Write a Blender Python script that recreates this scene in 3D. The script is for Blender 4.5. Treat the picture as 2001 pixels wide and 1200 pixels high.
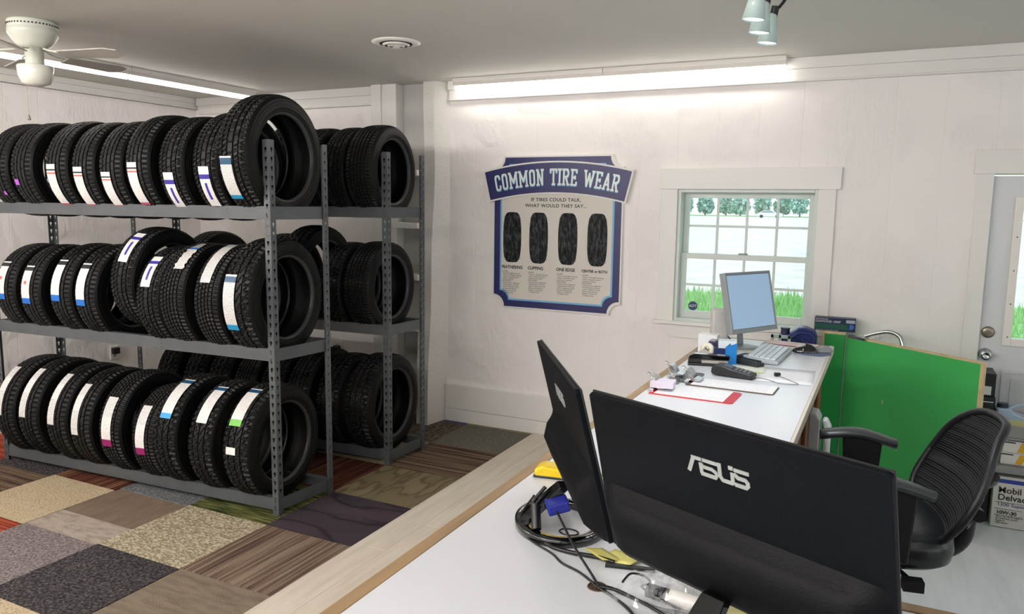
import bpy, math, random
from mathutils import Matrix, Vector
from math import sin, cos, pi, radians, sqrt
random.seed(7)
S = bpy.context.scene
COL = S.collection
for o in list(bpy.data.objects): bpy.data.objects.remove(o)

# ------------------------------------------------------------------ camera, light, exposure
F = 1493.8; YAW, PIT, ROL = 0.45573958, 0.13285888, 0.01336701
f = Vector((-sin(YAW)*cos(PIT), cos(YAW)*cos(PIT), -sin(PIT)))
r0 = Vector((cos(YAW), sin(YAW), 0)); u0 = r0.cross(f)
rr = r0*cos(ROL)+u0*sin(ROL); uu = -r0*sin(ROL)+u0*cos(ROL)
cd = bpy.data.cameras.new('camera'); cam = bpy.data.objects.new('camera', cd); COL.objects.link(cam)
cam.matrix_world = Matrix(((rr.x, uu.x, -f.x, 0), (rr.y, uu.y, -f.y, 0), (rr.z, uu.z, -f.z, 1.8), (0, 0, 0, 1)))
cd.sensor_width = 36; cd.lens = F/2001*36; cd.clip_start = 0.05; cd.clip_end = 800
S.camera = cam
S.view_settings.view_transform = 'Standard'; S.view_settings.look = 'None'
S.view_settings.gamma = 1; S.view_settings.use_curve_mapping = False
EXPO = 0.9
S.view_settings.exposure = EXPO
W = bpy.data.worlds.new('overcast_sky'); S.world = W; W.use_nodes = True
bg = W.node_tree.nodes['Background']; bg.inputs[0].default_value = (0.88, 0.95, 1.0, 1); bg.inputs[1].default_value = 0.78
LED = 6.0       # strip light emission
LED_FILL = 66.0     # emission of the unseen strips added to brighten the room

# ------------------------------------------------------------------ materials
def lin(h):
    c = [int(h[i:i+2], 16)/255 for i in (0, 2, 4)]
    return tuple([x/12.92 if x <= .04045 else ((x+.055)/1.055)**2.4 for x in c]+[1])
MATS = {}
def mat(name, hexc, rough=.5, metal=0, bump=0, bscale=20, bdetail=3, var=0, vscale=6, emit=0, spec=.5, stretch=(1, 1, 1), coat=0):
    if name in MATS: return MATS[name]
    m = bpy.data.materials.new(name); m.use_nodes = True; nt = m.node_tree; N = nt.nodes; L = nt.links
    b = N['Principled BSDF']; c = lin(hexc)
    b.inputs['Base Color'].default_value = c; b.inputs['Roughness'].default_value = rough
    b.inputs['Metallic'].default_value = metal; b.inputs['Specular IOR Level'].default_value = spec
    b.inputs['Coat Weight'].default_value = coat
    if emit:
        b.inputs['Emission Color'].default_value = c; b.inputs['Emission Strength'].default_value = emit
    if bump or var:
        tc = N.new('ShaderNodeTexCoord'); mp = N.new('ShaderNodeMapping'); mp.inputs['Scale'].default_value = stretch
        L.new(tc.outputs['Object'], mp.inputs[0])
    if var:
        n = N.new('ShaderNodeTexNoise'); n.inputs['Scale'].default_value = vscale; n.inputs['Detail'].default_value = 4
        L.new(mp.outputs[0], n.inputs['Vector'])
        rp = N.new('ShaderNodeMapRange'); rp.inputs[1].default_value = .3; rp.inputs[2].default_value = .7
        rp.inputs[3].default_value = 1-var; rp.inputs[4].default_value = 1+var; L.new(n.outputs[0], rp.inputs[0])
        mx = N.new('ShaderNodeMix'); mx.data_type = 'RGBA'; mx.blend_type = 'MULTIPLY'; mx.inputs[0].default_value = 1
        mx.inputs[6].default_value = c; L.new(rp.outputs[0], mx.inputs[7]); L.new(mx.outputs[2], b.inputs['Base Color'])
    if bump:
        n = N.new('ShaderNodeTexNoise'); n.inputs['Scale'].default_value = bscale; n.inputs['Detail'].default_value = bdetail
        L.new(mp.outputs[0], n.inputs['Vector'])
        bp = N.new('ShaderNodeBump'); bp.inputs['Strength'].default_value = min(1, bump); bp.inputs['Distance'].default_value = .004
        L.new(n.outputs[0], bp.inputs['Height']); L.new(bp.outputs[0], b.inputs['Normal'])
    MATS[name] = m; return m

def wall_mat():
    """painted board-formed concrete: vertical seams, patchy rough scars"""
    m = mat('wall_paint', 'F2EEEB', .62, spec=.3); nt = m.node_tree; N = nt.nodes; L = nt.links; b = N['Principled BSDF']
    tc = N.new('ShaderNodeTexCoord')
    sx = N.new('ShaderNodeSeparateXYZ'); L.new(tc.outputs['Object'], sx.inputs[0])
    add = N.new('ShaderNodeMath'); add.operation = 'ADD'; L.new(sx.outputs[0], add.inputs[0]); L.new(sx.outputs[1], add.inputs[1])
    # seam heights : warped saw of (x+y)
    nz = N.new('ShaderNodeTexNoise'); nz.inputs['Scale'].default_value = 1.3; L.new(tc.outputs['Object'], nz.inputs['Vector'])
    ml = N.new('ShaderNodeMath'); ml.operation = 'MULTIPLY_ADD'; ml.inputs[1].default_value = .05; L.new(nz.outputs[0], ml.inputs[0]); L.new(add.outputs[0], ml.inputs[2])
    dv = N.new('ShaderNodeMath'); dv.operation = 'DIVIDE'; dv.inputs[1].default_value = .27; L.new(ml.outputs[0], dv.inputs[0])
    fr = N.new('ShaderNodeMath'); fr.operation = 'PINGPONG'; fr.inputs[1].default_value = .5; L.new(dv.outputs[0], fr.inputs[0])
    sr = N.new('ShaderNodeMapRange'); sr.inputs[1].default_value = 0; sr.inputs[2].default_value = .02; sr.inputs[3].default_value = 0; sr.inputs[4].default_value = .35
    L.new(fr.outputs[0], sr.inputs[0])
    # random board level
    fl = N.new('ShaderNodeMath'); fl.operation = 'FLOOR'; L.new(dv.outputs[0], fl.inputs[0])
    wn = N.new('ShaderNodeTexWhiteNoise'); wn.noise_dimensions = '1D'; L.new(fl.outputs[0], wn.inputs['W'])
    # scars
    mp = N.new('ShaderNodeMapping'); mp.inputs['Scale'].default_value = (9, 9, 3.2); L.new(tc.outputs['Object'], mp.inputs[0])
    sc = N.new('ShaderNodeTexNoise'); sc.inputs['Scale'].default_value = 2.2; sc.inputs['Detail'].default_value = 8; sc.inputs['Roughness'].default_value = .65
    L.new(mp.outputs[0], sc.inputs['Vector'])
    mask = N.new('ShaderNodeTexNoise'); mask.inputs['Scale'].default_value = 2.4; L.new(tc.outputs['Object'], mask.inputs['Vector'])
    mr = N.new('ShaderNodeMapRange'); mr.inputs[1].default_value = .47; mr.inputs[2].default_value = .56; L.new(mask.outputs[0], mr.inputs[0])
    mm = N.new('ShaderNodeMath'); mm.operation = 'MULTIPLY'; L.new(sc.outputs[0], mm.inputs[0]); L.new(mr.outputs[0], mm.inputs[1])
    a1 = N.new('ShaderNodeMath'); a1.operation = 'MULTIPLY_ADD'; a1.inputs[1].default_value = 4.5; L.new(mm.outputs[0], a1.inputs[0]); L.new(sr.outputs[0], a1.inputs[2])
    a2 = N.new('ShaderNodeMath'); a2.operation = 'MULTIPLY_ADD'; a2.inputs[1].default_value = .3; L.new(wn.outputs[0], a2.inputs[0]); L.new(a1.outputs[0], a2.inputs[2])
    bp = N.new('ShaderNodeBump'); bp.inputs['Strength'].default_value = .65; bp.inputs['Distance'].default_value = .0045
    L.new(a2.outputs[0], bp.inputs['Height']); L.new(bp.outputs[0], b.inputs['Normal'])
    return m
WALL = wall_mat()
TRIM = mat('trim_paint', 'E9E7E2', .45, bump=.25, bscale=40)
CEIL = mat('ceiling_paint', 'D6D4CD', .75, bump=.35, bscale=5, spec=.2)
LEDM = mat('led_tube', 'FFF8F2', .4, emit=LED)
LEDM_FILL = mat('fill_tube', 'FFF9F4', .4, emit=LED_FILL)
FIXT = mat('fixture_white', 'EEEAE3', .4)
STEEL = mat('rack_grey_steel', '5A5E61', .42, metal=.35, var=.08, vscale=9)
DSTEEL = mat('rack_inside', '4B4E50', .5, metal=.3)
RUB = mat('rubber', '141415', .5, bump=.2, bscale=60, spec=.45)
WHITE = mat('sticker_white', 'EDEBE8', .35)
INK = mat('ink', '25252A', .5)
BLACKP = mat('black_plastic', '16181B', .42)
GLOSSB = mat('glossy_black', '08090A', .08, coat=.6)
CHROME = mat('chrome', 'C9CBCC', .2, metal=1)
LAMW = mat('white_laminate', 'D6D8DE', .28, spec=.5)
WOODE = mat('raw_wood_edge', '9A7F5E', .5, var=.2, vscale=30, stretch=(1, .1, 1))

def noisecol(name, cols, scale, stretch=(1, 1, 1), rough=.95, bump=.8, mode='noise', bs=None, detail=4, rot=0, distort=0):
    m = bpy.data.materials.new(name); m.use_nodes = True; N = m.node_tree.nodes; L = m.node_tree.links; b = N['Principled BSDF']
    b.inputs['Roughness'].default_value = rough; b.inputs['Specular IOR Level'].default_value = .15
    tc = N.new('ShaderNodeTexCoord'); mp = N.new('ShaderNodeMapping'); mp.inputs['Scale'].default_value = stretch; mp.inputs['Rotation'].default_value = (0, 0, rot)
    L.new(tc.outputs['Object'], mp.inputs[0])
    if mode == 'wave':
        t = N.new('ShaderNodeTexWave'); t.inputs['Scale'].default_value = scale; t.inputs['Distortion'].default_value = distort or 14; t.inputs['Detail'].default_value = 2.5; t.inputs['Detail Scale'].default_value = .7
    elif mode == 'voro':
        t = N.new('ShaderNodeTexVoronoi'); t.feature = 'DISTANCE_TO_EDGE'; t.inputs['Scale'].default_value = scale
    else:
        t = N.new('ShaderNodeTexNoise'); t.inputs['Scale'].default_value = scale; t.inputs['Detail'].default_value = detail; t.inputs['Roughness'].default_value = .6
    L.new(mp.outputs[0], t.inputs['Vector'])
    cr = N.new('ShaderNodeValToRGB'); e = cr.color_ramp.elements
    while len(e) < len(cols): e.new(.5)
    for i, (p, c) in enumerate(cols): e[i].position = p; e[i].color = lin(c)
    L.new(t.outputs[0], cr.inputs[0]); L.new(cr.outputs[0], b.inputs['Base Color'])
    n2 = N.new('ShaderNodeTexNoise'); n2.inputs['Scale'].default_value = bs or 140; L.new(tc.outputs['Object'], n2.inputs['Vector'])
    bp = N.new('ShaderNodeBump'); bp.inputs['Strength'].default_value = bump; bp.inputs['Distance'].default_value = .006
    L.new(n2.outputs[0], bp.inputs['Height']); L.new(bp.outputs[0], b.inputs['Normal'])
    return m

# ------------------------------------------------------------------ mesh builder
class MB:
    def __init__(s): s.v = []; s.f = []; s.m = []; s.sm = []
    def add(s, vs, fs, mi=0, smooth=False, M=None):
        k = len(s.v)
        for p in vs:
            p = Vector(p); s.v.append(M @ p if M else p)
        for q in fs: s.f.append([k+i for i in q]); s.m.append(mi); s.sm.append(smooth)
        return s
    def box(s, x0, x1, y0, y1, z0, z1, mi=0, M=None):
        return s.add([(x0, y0, z0), (x1, y0, z0), (x1, y1, z0), (x0, y1, z0), (x0, y0, z1), (x1, y0, z1), (x1, y1, z1), (x0, y1, z1)],
                     [(0, 3, 2, 1), (4, 5, 6, 7), (0, 1, 5, 4), (1, 2, 6, 5), (2, 3, 7, 6), (3, 0, 4, 7)], mi, False, M)
    def prism(s, poly, d0, d1, axis='y', mi=0, M=None):
        """poly 2-D (a,b) extruded along axis: y -> (a,d,b); z -> (a,b,d); x -> (d,a,b)"""
        def P(a, b, d): return {'y': (a, d, b), 'z': (a, b, d), 'x': (d, a, b)}[axis]
        n = len(poly); vs = [P(a, b, d0) for a, b in poly]+[P(a, b, d1) for a, b in poly]
        fs = [list(range(n)), list(range(2*n-1, n-1, -1))]+[(i, i+n, (i+1) % n+n, (i+1) % n) for i in range(n)]
        return s.add(vs, fs, mi, False, M)
    def lathe(s, prof, n=32, mi=0, M=None, smooth=True, closed=False, axis='z', mfun=None):
        vs = []
        for i in range(n):
            a = 2*pi*i/n
            for (r, h) in prof:
                if axis == 'z': vs.append((r*cos(a), r*sin(a), h))
                else: vs.append((h, r*cos(a), r*sin(a)))
        k = len(prof); kk = k if closed else k-1
        base = len(s.v); s.add(vs, [], mi, smooth, M)
        for i in range(n):
            for j in range(kk):
                a, b = i*k+j, i*k+(j+1) % k; c, d = ((i+1) % n)*k+(j+1) % k, ((i+1) % n)*k+j
                s.f.append([base+q for q in ((a, d, c, b) if axis == 'z' else (a, b, c, d))]); s.m.append(mfun(j) if mfun else mi); s.sm.append(smooth)
        return s
    def cyl(s, p0, p1, r, n=20, mi=0, r1=None, smooth=True, M=None):
        p0 = Vector(p0); p1 = Vector(p1); d = (p1-p0); L_ = d.length; q = d.to_track_quat('Z', 'Y').to_matrix().to_4x4()
        T = Matrix.Translation(p0) @ q
        if M: T = M @ T
        r1 = r if r1 is None else r1
        vs = [(r*cos(2*pi*i/n), r*sin(2*pi*i/n), 0) for i in range(n)]+[(r1*cos(2*pi*i/n), r1*sin(2*pi*i/n), L_) for i in range(n)]
        s.add(vs, [(i, (i+1) % n, (i+1) % n+n, i+n) for i in range(n)], mi, smooth, T)
        s.add(vs, [list(range(n-1, -1, -1)), list(range(n, 2*n))], mi, False, T); return s
    def tube(s, pts, r, n=8, mi=0, sub=4, flat=1, M=None):
        P = [Vector(p) for p in pts]; Q = []
        if sub > 1 and len(P) > 2:
            for i in range(len(P)-1):
                a = P[max(i-1, 0)]; b = P[i]; c = P[i+1]; d = P[min(i+2, len(P)-1)]
                for k in range(sub):
                    t = k/sub
                    Q.append(.5*((2*b)+(c-a)*t+(2*a-5*b+4*c-d)*t*t+(3*b-a-3*c+d)*t**3))
            Q.append(P[-1])
        else: Q = P
        vs = []; up = Vector((0, 0, 1)); prev = None
        for i, p in enumerate(Q):
            t = (Q[min(i+1, len(Q)-1)]-Q[max(i-1, 0)]).normalized()
            a = t.cross(up) if prev is None else prev-t*prev.dot(t)
            if a.length < 1e-4: a = t.cross(Vector((1, 0, 0)))
            a.normalize(); prev = a; b = a.cross(t)
            for k in range(n): vs.append(p+a*r*cos(2*pi*k/n)+b*r*flat*sin(2*pi*k/n))
        fs = []
        for i in range(len(Q)-1):
            for k in range(n): fs.append((i*n+k, i*n+(k+1) % n, (i+1)*n+(k+1) % n, (i+1)*n+k))
        s.add(vs, fs, mi, True, M); m = len(Q)
        s.add([vs[k] for k in range(n)]+[vs[(m-1)*n+k] for k in range(n)], [list(range(n-1, -1, -1)), list(range(n, 2*n))], mi, False, M); return s
    def grid(s, fn, nu, nv, mi=0, smooth=True, M=None, mf=None):
        vs = [fn(i/nu, j/nv) for i in range(nu+1) for j in range(nv+1)]
        base = len(s.v); s.add(vs, [], mi, smooth, M)
        for i in range(nu):
            for j in range(nv):
                a = i*(nv+1)+j
                s.f.append([base+a, base+a+1, base+a+nv+2, base+a+nv+1][::-1]); s.m.append(mf(i, j) if mf else mi); s.sm.append(smooth)
        return s
    def build(s, name, mats, parent=None, bevel=0, solid=0, seg=2, loc=None, rot=None, weld=False):
        me = bpy.data.meshes.new(name); me.from_pydata([tuple(p) for p in s.v], [], s.f)
        if not isinstance(mats, (list, tuple)): mats = [mats]
        for m in mats: me.materials.append(m)
        me.polygons.foreach_set('material_index', s.m); me.polygons.foreach_set('use_smooth', s.sm); me.update()
        o = bpy.data.objects.new(name, me); COL.objects.link(o)
        if parent: o.parent = parent
        if loc: o.location = loc
        if rot: o.rotation_euler = rot
        if solid: md = o.modifiers.new('solid', 'SOLIDIFY'); md.thickness = solid; md.offset = 0
        if bevel:
            md = o.modifiers.new('bevel', 'BEVEL'); md.width = bevel; md.segments = seg; md.limit_method = 'ANGLE'; md.angle_limit = radians(40)
        return o
def empty(name, loc, rz=0, rot=None):
    o = bpy.data.objects.new(name, None); COL.objects.link(o); o.location = loc; o.empty_display_size = .1
    o.rotation_euler = rot if rot else (0, 0, rz); return o
def tag(o, label, cat, group=None):
    o['label'] = label; o['category'] = cat
    if group: o['group'] = group
    return o
def thing(name, label, cat, loc=(0, 0, 0), rz=0, group=None, rot=None): return tag(empty(name, loc, rz, rot), label, cat, group)
def struct(o): o['kind'] = 'structure'; return o
def text(name, body, size, M, m, parent=None, align='LEFT', extrude=.0006, sx=1, space=1, line=1, bold=0):
    cu = bpy.data.curves.new(name, 'FONT'); cu.body = body; cu.size = size; cu.align_x = align; cu.extrude = extrude
    cu.space_character = space; cu.space_line = line; cu.resolution_u = 3; cu.offset = bold
    t = bpy.data.objects.new(name+'_tmp', cu); COL.objects.link(t)
    dg = bpy.context.evaluated_depsgraph_get(); dg.update()
    me = bpy.data.meshes.new_from_object(t.evaluated_get(dg)); bpy.data.objects.remove(t)
    me.materials.clear(); me.materials.append(m)
    me.transform(M @ Matrix.Diagonal((sx, 1, 1, 1)))
    o = bpy.data.objects.new(name, me); COL.objects.link(o)
    if parent: o.parent = parent
    return o
RX90 = Matrix.Rotation(pi/2, 4, 'X')
T = Matrix.Translation
def RZ(d): return Matrix.Rotation(radians(d), 4, 'Z')
def RXd(d): return Matrix.Rotation(radians(d), 4, 'X')
def RYd(d): return Matrix.Rotation(radians(d), 4, 'Y')

# ------------------------------------------------------------------ room shell
YB = 5.39; XL = -6.04; XR = 3.6; YF = -3.0; ZC = 2.76
vinyl = noisecol('vinyl_plank', [(.25, 'D6DADF'), (.5, 'E8EBF0'), (.8, 'F3F5F9')], 2.2, (3.4, .55, 1), rough=.4, bump=.1, bs=30)
plank = noisecol('threshold_plank', [(.25, 'C2B9AA'), (.5, 'CFC6B7'), (.8, 'DAD3C6')], 4, (5, .5, 1), rough=.5, bump=.12, bs=40)
# plank joints on the staff side floor
struct(MB().box(-2.06, XR, YF, YB, -.06, 0).build('floor', vinyl))
mb = MB()
for i, x in enumerate([-2.42, -2.235]):
    w = .1845
    y = YF+.37*i
    while y < YB:
        y1 = min(y+1.22, YB-.002); mb.box(x, x+w, max(y, YF), y1-.0025, -.06, .012); y += 1.22
struct(mb.build('floor_planks', plank, bevel=.002))
# carpet tiles
C = {}
C['loopdark'] = noisecol('carpet_dark_loop', [(.35, '201E20'), (.5, '3C393B'), (.68, '666160')], 75, bump=1)
C['loopmauve'] = noisecol('carpet_mauve_loop', [(.35, '5B5456'), (.5, '7A7071'), (.68, '9B908C')], 75, bump=1)
C['taupe'] = noisecol('carpet_taupe', [(.3, '6A5F52'), (.55, '7C7061'), (.8, '887C6B')], 6, (1, 4, 1), bump=.5)
C['brownflat'] = noisecol('carpet_brown', [(.3, '6B5C4F'), (.7, '7B6B5C')], 5, (4, 1, 1), bump=.4)
C['greige'] = noisecol('carpet_greige', [(.35, '8B7F74'), (.5, 'A09489'), (.7, 'AA9F94')], 9, (1, 3, 1), bump=.4)
C['cream'] = noisecol('carpet_cream', [(.35, '8C7A62'), (.48, 'B9A88C'), (.7, 'C6B699')], 70, (1, 2.5, 1), bump=1)
C['leaf'] = noisecol('carpet_leaf', [(.0, 'B3A98F'), (.40, 'B7AD94'), (.47, '857B64'), (.5, '7A705A'), (.53, '9A907A'), (.6, 'BDB39B')], 24, (1, 1.6, 1), bump=.8, detail=2)
C['bstripe'] = noisecol('carpet_brown_stripe', [(.32, '3C2E26'), (.47, '645247'), (.55, '7D6C5C'), (.72, '8E8070')], 16, (3.2, .06, 1), bump=.7)
C['bstripex'] = noisecol('carpet_brown_stripe_cross', [(.38, '33251F'), (.47, '5C4A3D'), (.6, '74634F')], 16, (.06, 3, 1), bump=.7)
C['green'] = noisecol('carpet_green_stripe', [(.3, '20240F'), (.45, '3F4620'), (.6, '6A6B3E'), (.75, '8C8A5E')], 14, (.35, 3, 1), bump=.8)
C['purple'] = noisecol('carpet_purple_swirl', [(.0, '40363F'), (.46, '3B343B'), (.495, '2A2229'), (.505, '2A2229'), (.54, '41373F'), (1, '4B4347')], 1.5, (1, 3.4, 1), bump=.5, detail=1.5)
C['olive'] = noisecol('carpet_olive_swirl', [(.0, '756A52'), (.44, '6F644C'), (.49, '5C523C'), (.505, '5C523C'), (.55, '776B52'), (1, '82765D')], 2.6, (3.2, 1, 1), bump=.5, detail=1.5)
C['redbrown'] = noisecol('carpet_rust_stripe', [(.36, '2A1712'), (.5, '54291D'), (.62, '6B4B36'), (.72, '9B7C5C')], 14, (3.2, .06, 1), bump=.7)
C['rust'] = noisecol('carpet_orange_stripe', [(.36, '5C2316'), (.5, '93412A'), (.62, 'B0573B')], 14, (.06, 3, 1), bump=.7)
C['greygreen'] = noisecol('carpet_grey_green', [(.35, '57544A'), (.5, '67645A'), (.7, '76736A')], 60, bump=.6)
C['blueg'] = noisecol('carpet_blue_grey', [(.35, '45494D'), (.5, '676A6C'), (.68, '8A8C8A')], 75, bump=1)
C['multi'] = noisecol('carpet_multicolour', [(.35, '1E1D1C'), (.48, '4E4A44'), (.58, '75614C'), (.7, '8F8D82')], 26, (1, 3, 1), bump=.9)
C['plum'] = noisecol('carpet_blue_violet', [(.3, '4A4763'), (.7, '5E5B7A')], 30, bump=.5)
C['beige'] = noisecol('carpet_beige', [(.3, '7D735C'), (.7, '988D74')], 40, bump=.7)
xs = [-6.04, -5.41, -4.81, -4.22, -3.625, -3.02, -2.42]
grid_tiles = {  # column -> list of (y0, key)
    -3.02: [(-3, 'loopmauve'), (.2, 'bstripex'), (.78, 'loopdark'), (1.35, 'cream'), (1.92, 'taupe'), (2.49, 'bstripe'), (3.07, 'purple'), (3.645, 'olive'), (4.2, 'bstripex'), (4.78, 'greygreen'), (5.33, 'beige')],
    -3.625: [(-3, 'taupe'), (.2, 'loopdark'), (.78, 'rust'), (1.35, 'cream'), (1.91, 'loopdark'), (2.48, 'leaf'), (3.07, 'green'), (3.63, 'redbrown'), (4.2, 'beige'), (4.78, 'multi'), (5.3, 'plum')],
    -4.22: [(-3, 'bstripe'), (.78, 'taupe'), (1.34, 'olive'), (1.9, 'loopmauve'), (2.465, 'greige'), (2.685, 'brownflat'), (3.055, 'blueg'), (3.6, 'taupe'), (4.2, 'green'), (4.78, 'redbrown')],
    -4.81: [(-3, 'purple'), (1.34, 'loopdark'), (1.87, 'rust'), (2.45, 'cream'), (3.02, 'redbrown'), (3.6, 'loopdark'), (4.2, 'leaf'), (4.78, 'taupe')],
    -5.41: [(-3, 'leaf'), (1.34, 'beige'), (1.85, 'bstripe'), (2.43, 'bstripex'), (2.98, 'loopdark'), (3.57, 'olive'), (4.15, 'purple'), (4.75, 'green')],
    -6.04: [(-3, 'cream'), (1.8, 'purple'), (2.4, 'taupe'), (2.98, 'rust'), (3.57, 'bstripe'), (4.15, 'beige'), (4.75, 'multi')]}
keys = list(C); mb = MB()
for k, x0 in enumerate(xs[:-1]):
    x1 = xs[k+1]; L_ = grid_tiles[x0]
    for i, (y0, key) in enumerate(L_):
        y1 = L_[i+1][0] if i+1 < len(L_) else YB
        h = 0.0 if key in ('taupe', 'brownflat', 'greige') else .003
        mb.box(x0+.001, x1-.001, y0+.001, y1-.001, -.06, h, keys.index(key))
struct(mb.build('floor_carpet_tiles', [C[k] for k in keys]))
# ceiling
struct(MB().box(XL-.2, XR+.2, YF-.2, YB+.2, ZC, ZC+.1).build('ceiling', CEIL))
# back wall with window and door openings
WX0, WX1, WZ0, WZ1 = -1.352, -.432, .985, 1.925
DX0, DX1, DZ1 = .533, 1.46, 2.02
mb = MB(); y0, y1 = YB, YB+.2
mb.box(XL-.2, WX0, y0, y1, -.05, ZC); mb.box(WX0, WX1, y0, y1, -.05, WZ0); mb.box(WX0, WX1, y0, y1, WZ1, ZC)
mb.box(WX1, DX0, y0, y1, -.05, ZC); mb.box(DX0, DX1, y0, y1, DZ1, ZC); mb.box(DX1, XR+.2, y0, y1, -.05, ZC)
struct(mb.build('wall_back', WALL))
struct(MB().box(XL-.2, XL, YF-.2, YB, -.05, ZC).build('wall_left', WALL))
# right wall and front wall with shop windows (out of frame, they let the daylight in)
mb = MB(); mb.box(XR, XR+.2, YF-.2, YB, -.05, .8); mb.box(XR, XR+.2, YF-.2, YB, 2.3, ZC)
for a, b in ((YF-.2, -2.2), (-.2, .6), (2.6, 3.2), (4.6, YB)): mb.box(XR, XR+.2, a, b, .8, 2.3)
struct(mb.build('wall_right', WALL))
mb = MB(); mb.box(XL, XR, YF-.2, YF, -.05, .5); mb.box(XL, XR, YF-.2, YF, 2.4, ZC)
for a, b in ((XL, -4.6), (-2.8, -1.6), (.6, 1.2), (3.2, XR)): mb.box(a, b, YF-.2, YF, .5, 2.4)
struct(mb.build('wall_front', WALL))
# crown trims
mb = MB()
for a, b in ((XL+.06, -3.905), (-3.21, XR)): mb.box(a, b, YB-.03, YB, 2.61, ZC); mb.box(a, b, YB-.05, YB-.03, 2.69, ZC); mb.box(a, b, YB-.042, YB-.03, 2.61, 2.622)
struct(mb.build('trim_1', TRIM, bevel=.004))
mb = MB(); mb.box(XL, XL+.03, YF, YB, 2.66, ZC); mb.box(XL, XL+.05, YF, YB, 2.715, ZC); mb.box(XL, XL+.042, YF, YB, 2.66, 2.672)
struct(mb.build('trim_2', TRIM, bevel=.004))
# baseboard (two boards)
mb = MB(); mb.box(-3.24, .43, YB-.03, YB, .112, .315); mb.box(-3.24, .43, YB-.034, YB, .004, .109)
struct(mb.build('baseboard_back', TRIM, bevel=.003))
struct(MB().box(XL, XL+.02, YF, YB, .004, .14).build('baseboard_left', TRIM, bevel=.003))
# battered concrete pier, recess panel and pilaster
STUC = mat('rough_stucco', 'E2E0DA', .7, bump=1, bscale=26, bdetail=8, stretch=(1, 1, 3))
mb = MB()
P0 = [(-3.395, 5.15), (-3.285, 5.15), (-3.24, YB), (-3.40, YB)]; P1 = [(-3.405, 5.30), (-3.305, 5.30), (-3.215, YB), (-3.41, YB)]
def pier(u, v):
    z = v*ZC; t = v if v < .35 else 1
    t = min(1, v/.75)
    k = u*3; i = min(2, int(k)); fr_ = k-i
    a = Vector(P0[[3, 0, 1, 2][i]]).lerp(Vector(P0[[3, 0, 1, 2][i+1]]), fr_); b = Vector(P1[[3, 0, 1, 2][i]]).lerp(Vector(P1[[3, 0, 1, 2][i+1]]), fr_)
    p = a.lerp(b, t); w = .004*sin(17*v+3*u)
    return (p.x+w, p.y+w*.6 if p.y < YB-.01 else YB, z)
mb.grid(pier, 3, 24, smooth=False)
struct(mb.build('trim_3', STUC))
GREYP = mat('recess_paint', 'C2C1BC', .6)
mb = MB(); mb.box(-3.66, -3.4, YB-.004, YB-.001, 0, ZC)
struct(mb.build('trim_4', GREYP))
mb = MB(); mb.box(-3.895, -3.66, YB-.11, YB-.001, 0, ZC); mb.box(-3.90, -3.80, YB-.125, YB-.11, 0, ZC)
struct(mb.build('trim_5', TRIM, bevel=.01))
for i, z in enumerate((2.02, 1.60, 1.18, .76)):
    b = MB().box(-3.655, -3.405, 5.20, YB-.006, z, z+.045)
    o = b.build('corner_shelf', TRIM, bevel=.003)
    tag(o, ['topmost', 'second highest', 'third highest', 'lowest'][i]+' small white painted shelf in the recess beside the rough pier', 'shelf', 'small recess shelves')

# ------------------------------------------------------------------ window_1
GRN = mat('window_vinyl', 'D5DDD8', .4)
win = empty('window_1', (0, 0, 0)); struct(win)
mb = MB(); mb.box(-1.468, WX0, YB-.02, YB, .995, WZ1); mb.box(WX1, -.325, YB-.02, YB, .995, WZ1); mb.box(-1.478, -.298, YB-.028, YB, WZ1, 2.067)
mb.build('window_casing', TRIM, win, bevel=.002)
mb = MB(); mb.box(-1.485, -.28, YB-.06, YB+.04, .972, .996); mb.build('window_sill', TRIM, win, bevel=.004)
ap = [(-1.44, .972)]+[(-1.44+.13*(1-cos(t)), .972-.095*sin(t)) for t in [pi/2*i/8 for i in range(1, 9)]]+[(-.3, .877), (-.3, .972)]
MB().prism(ap, YB-.022, YB-.001, 'y').build('window_apron', TRIM, win, bevel=.002)
mb = MB()
def frame(mb, x0, x1, z0, z1, y0, y1, w, wb=None):
    wb = wb or w
    mb.box(x0, x0+w, y0, y1, z0, z1); mb.box(x1-w, x1, y0, y1, z0, z1); mb.box(x0+w, x1-w, y0, y1, z0, z0+wb); mb.box(x0+w, x1-w, y0, y1, z1-w, z1)
frame(mb, WX0, WX1, WZ0+.01, WZ1, YB+.0, YB+.18, .022, .02)
mb.build('window_jamb', GRN, win, bevel=.002)
ZM = 1.455
def sash(x0, x1, z0, z1, yc, wb):
    mb = MB(); frame(mb, x0, x1, z0, z1, yc-.015, yc+.015, .038, wb)
    gx0, gx1, gz0, gz1 = x0+.038, x1-.038, z0+wb, z1-.038
    for i in (1, 2, 3):
        x = gx0+(gx1-gx0)*i/4; mb.box(x-.008, x+.008, yc-.01, yc+.01, gz0, gz1)
    z = (gz0+gz1)/2; mb.box(gx0, gx1, yc-.0105, yc+.0105, z-.008, z+.008)
    mb.build('window_sash', GRN, win, bevel=.002)
    return gx0, gx1, gz0, gz1
gl = bpy.data.materials.new('window_glass'); gl.use_nodes = True; N = gl.node_tree.nodes; N.clear()
o_ = N.new('ShaderNodeOutputMaterial'); mx = N.new('ShaderNodeMixShader'); tr = N.new('ShaderNodeBsdfTransparent'); gs = N.new('ShaderNodeBsdfGlossy')
gs.inputs['Roughness'].default_value = .02; tr.inputs[0].default_value = (.93, .98, .97, 1); mx.inputs[0].default_value = .04
gl.node_tree.links.new(tr.outputs[0], mx.inputs[1]); gl.node_tree.links.new(gs.outputs[0], mx.inputs[2]); gl.node_tree.links.new(mx.outputs[0], o_.inputs[0])
g = sash(WX0+.022, WX1-.022, ZM-.019, WZ1-.022, YB+.115, .038)
MB().box(g[0], g[1], YB+.114, YB+.116, g[2], g[3]).build('window_pane', gl, win)
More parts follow.
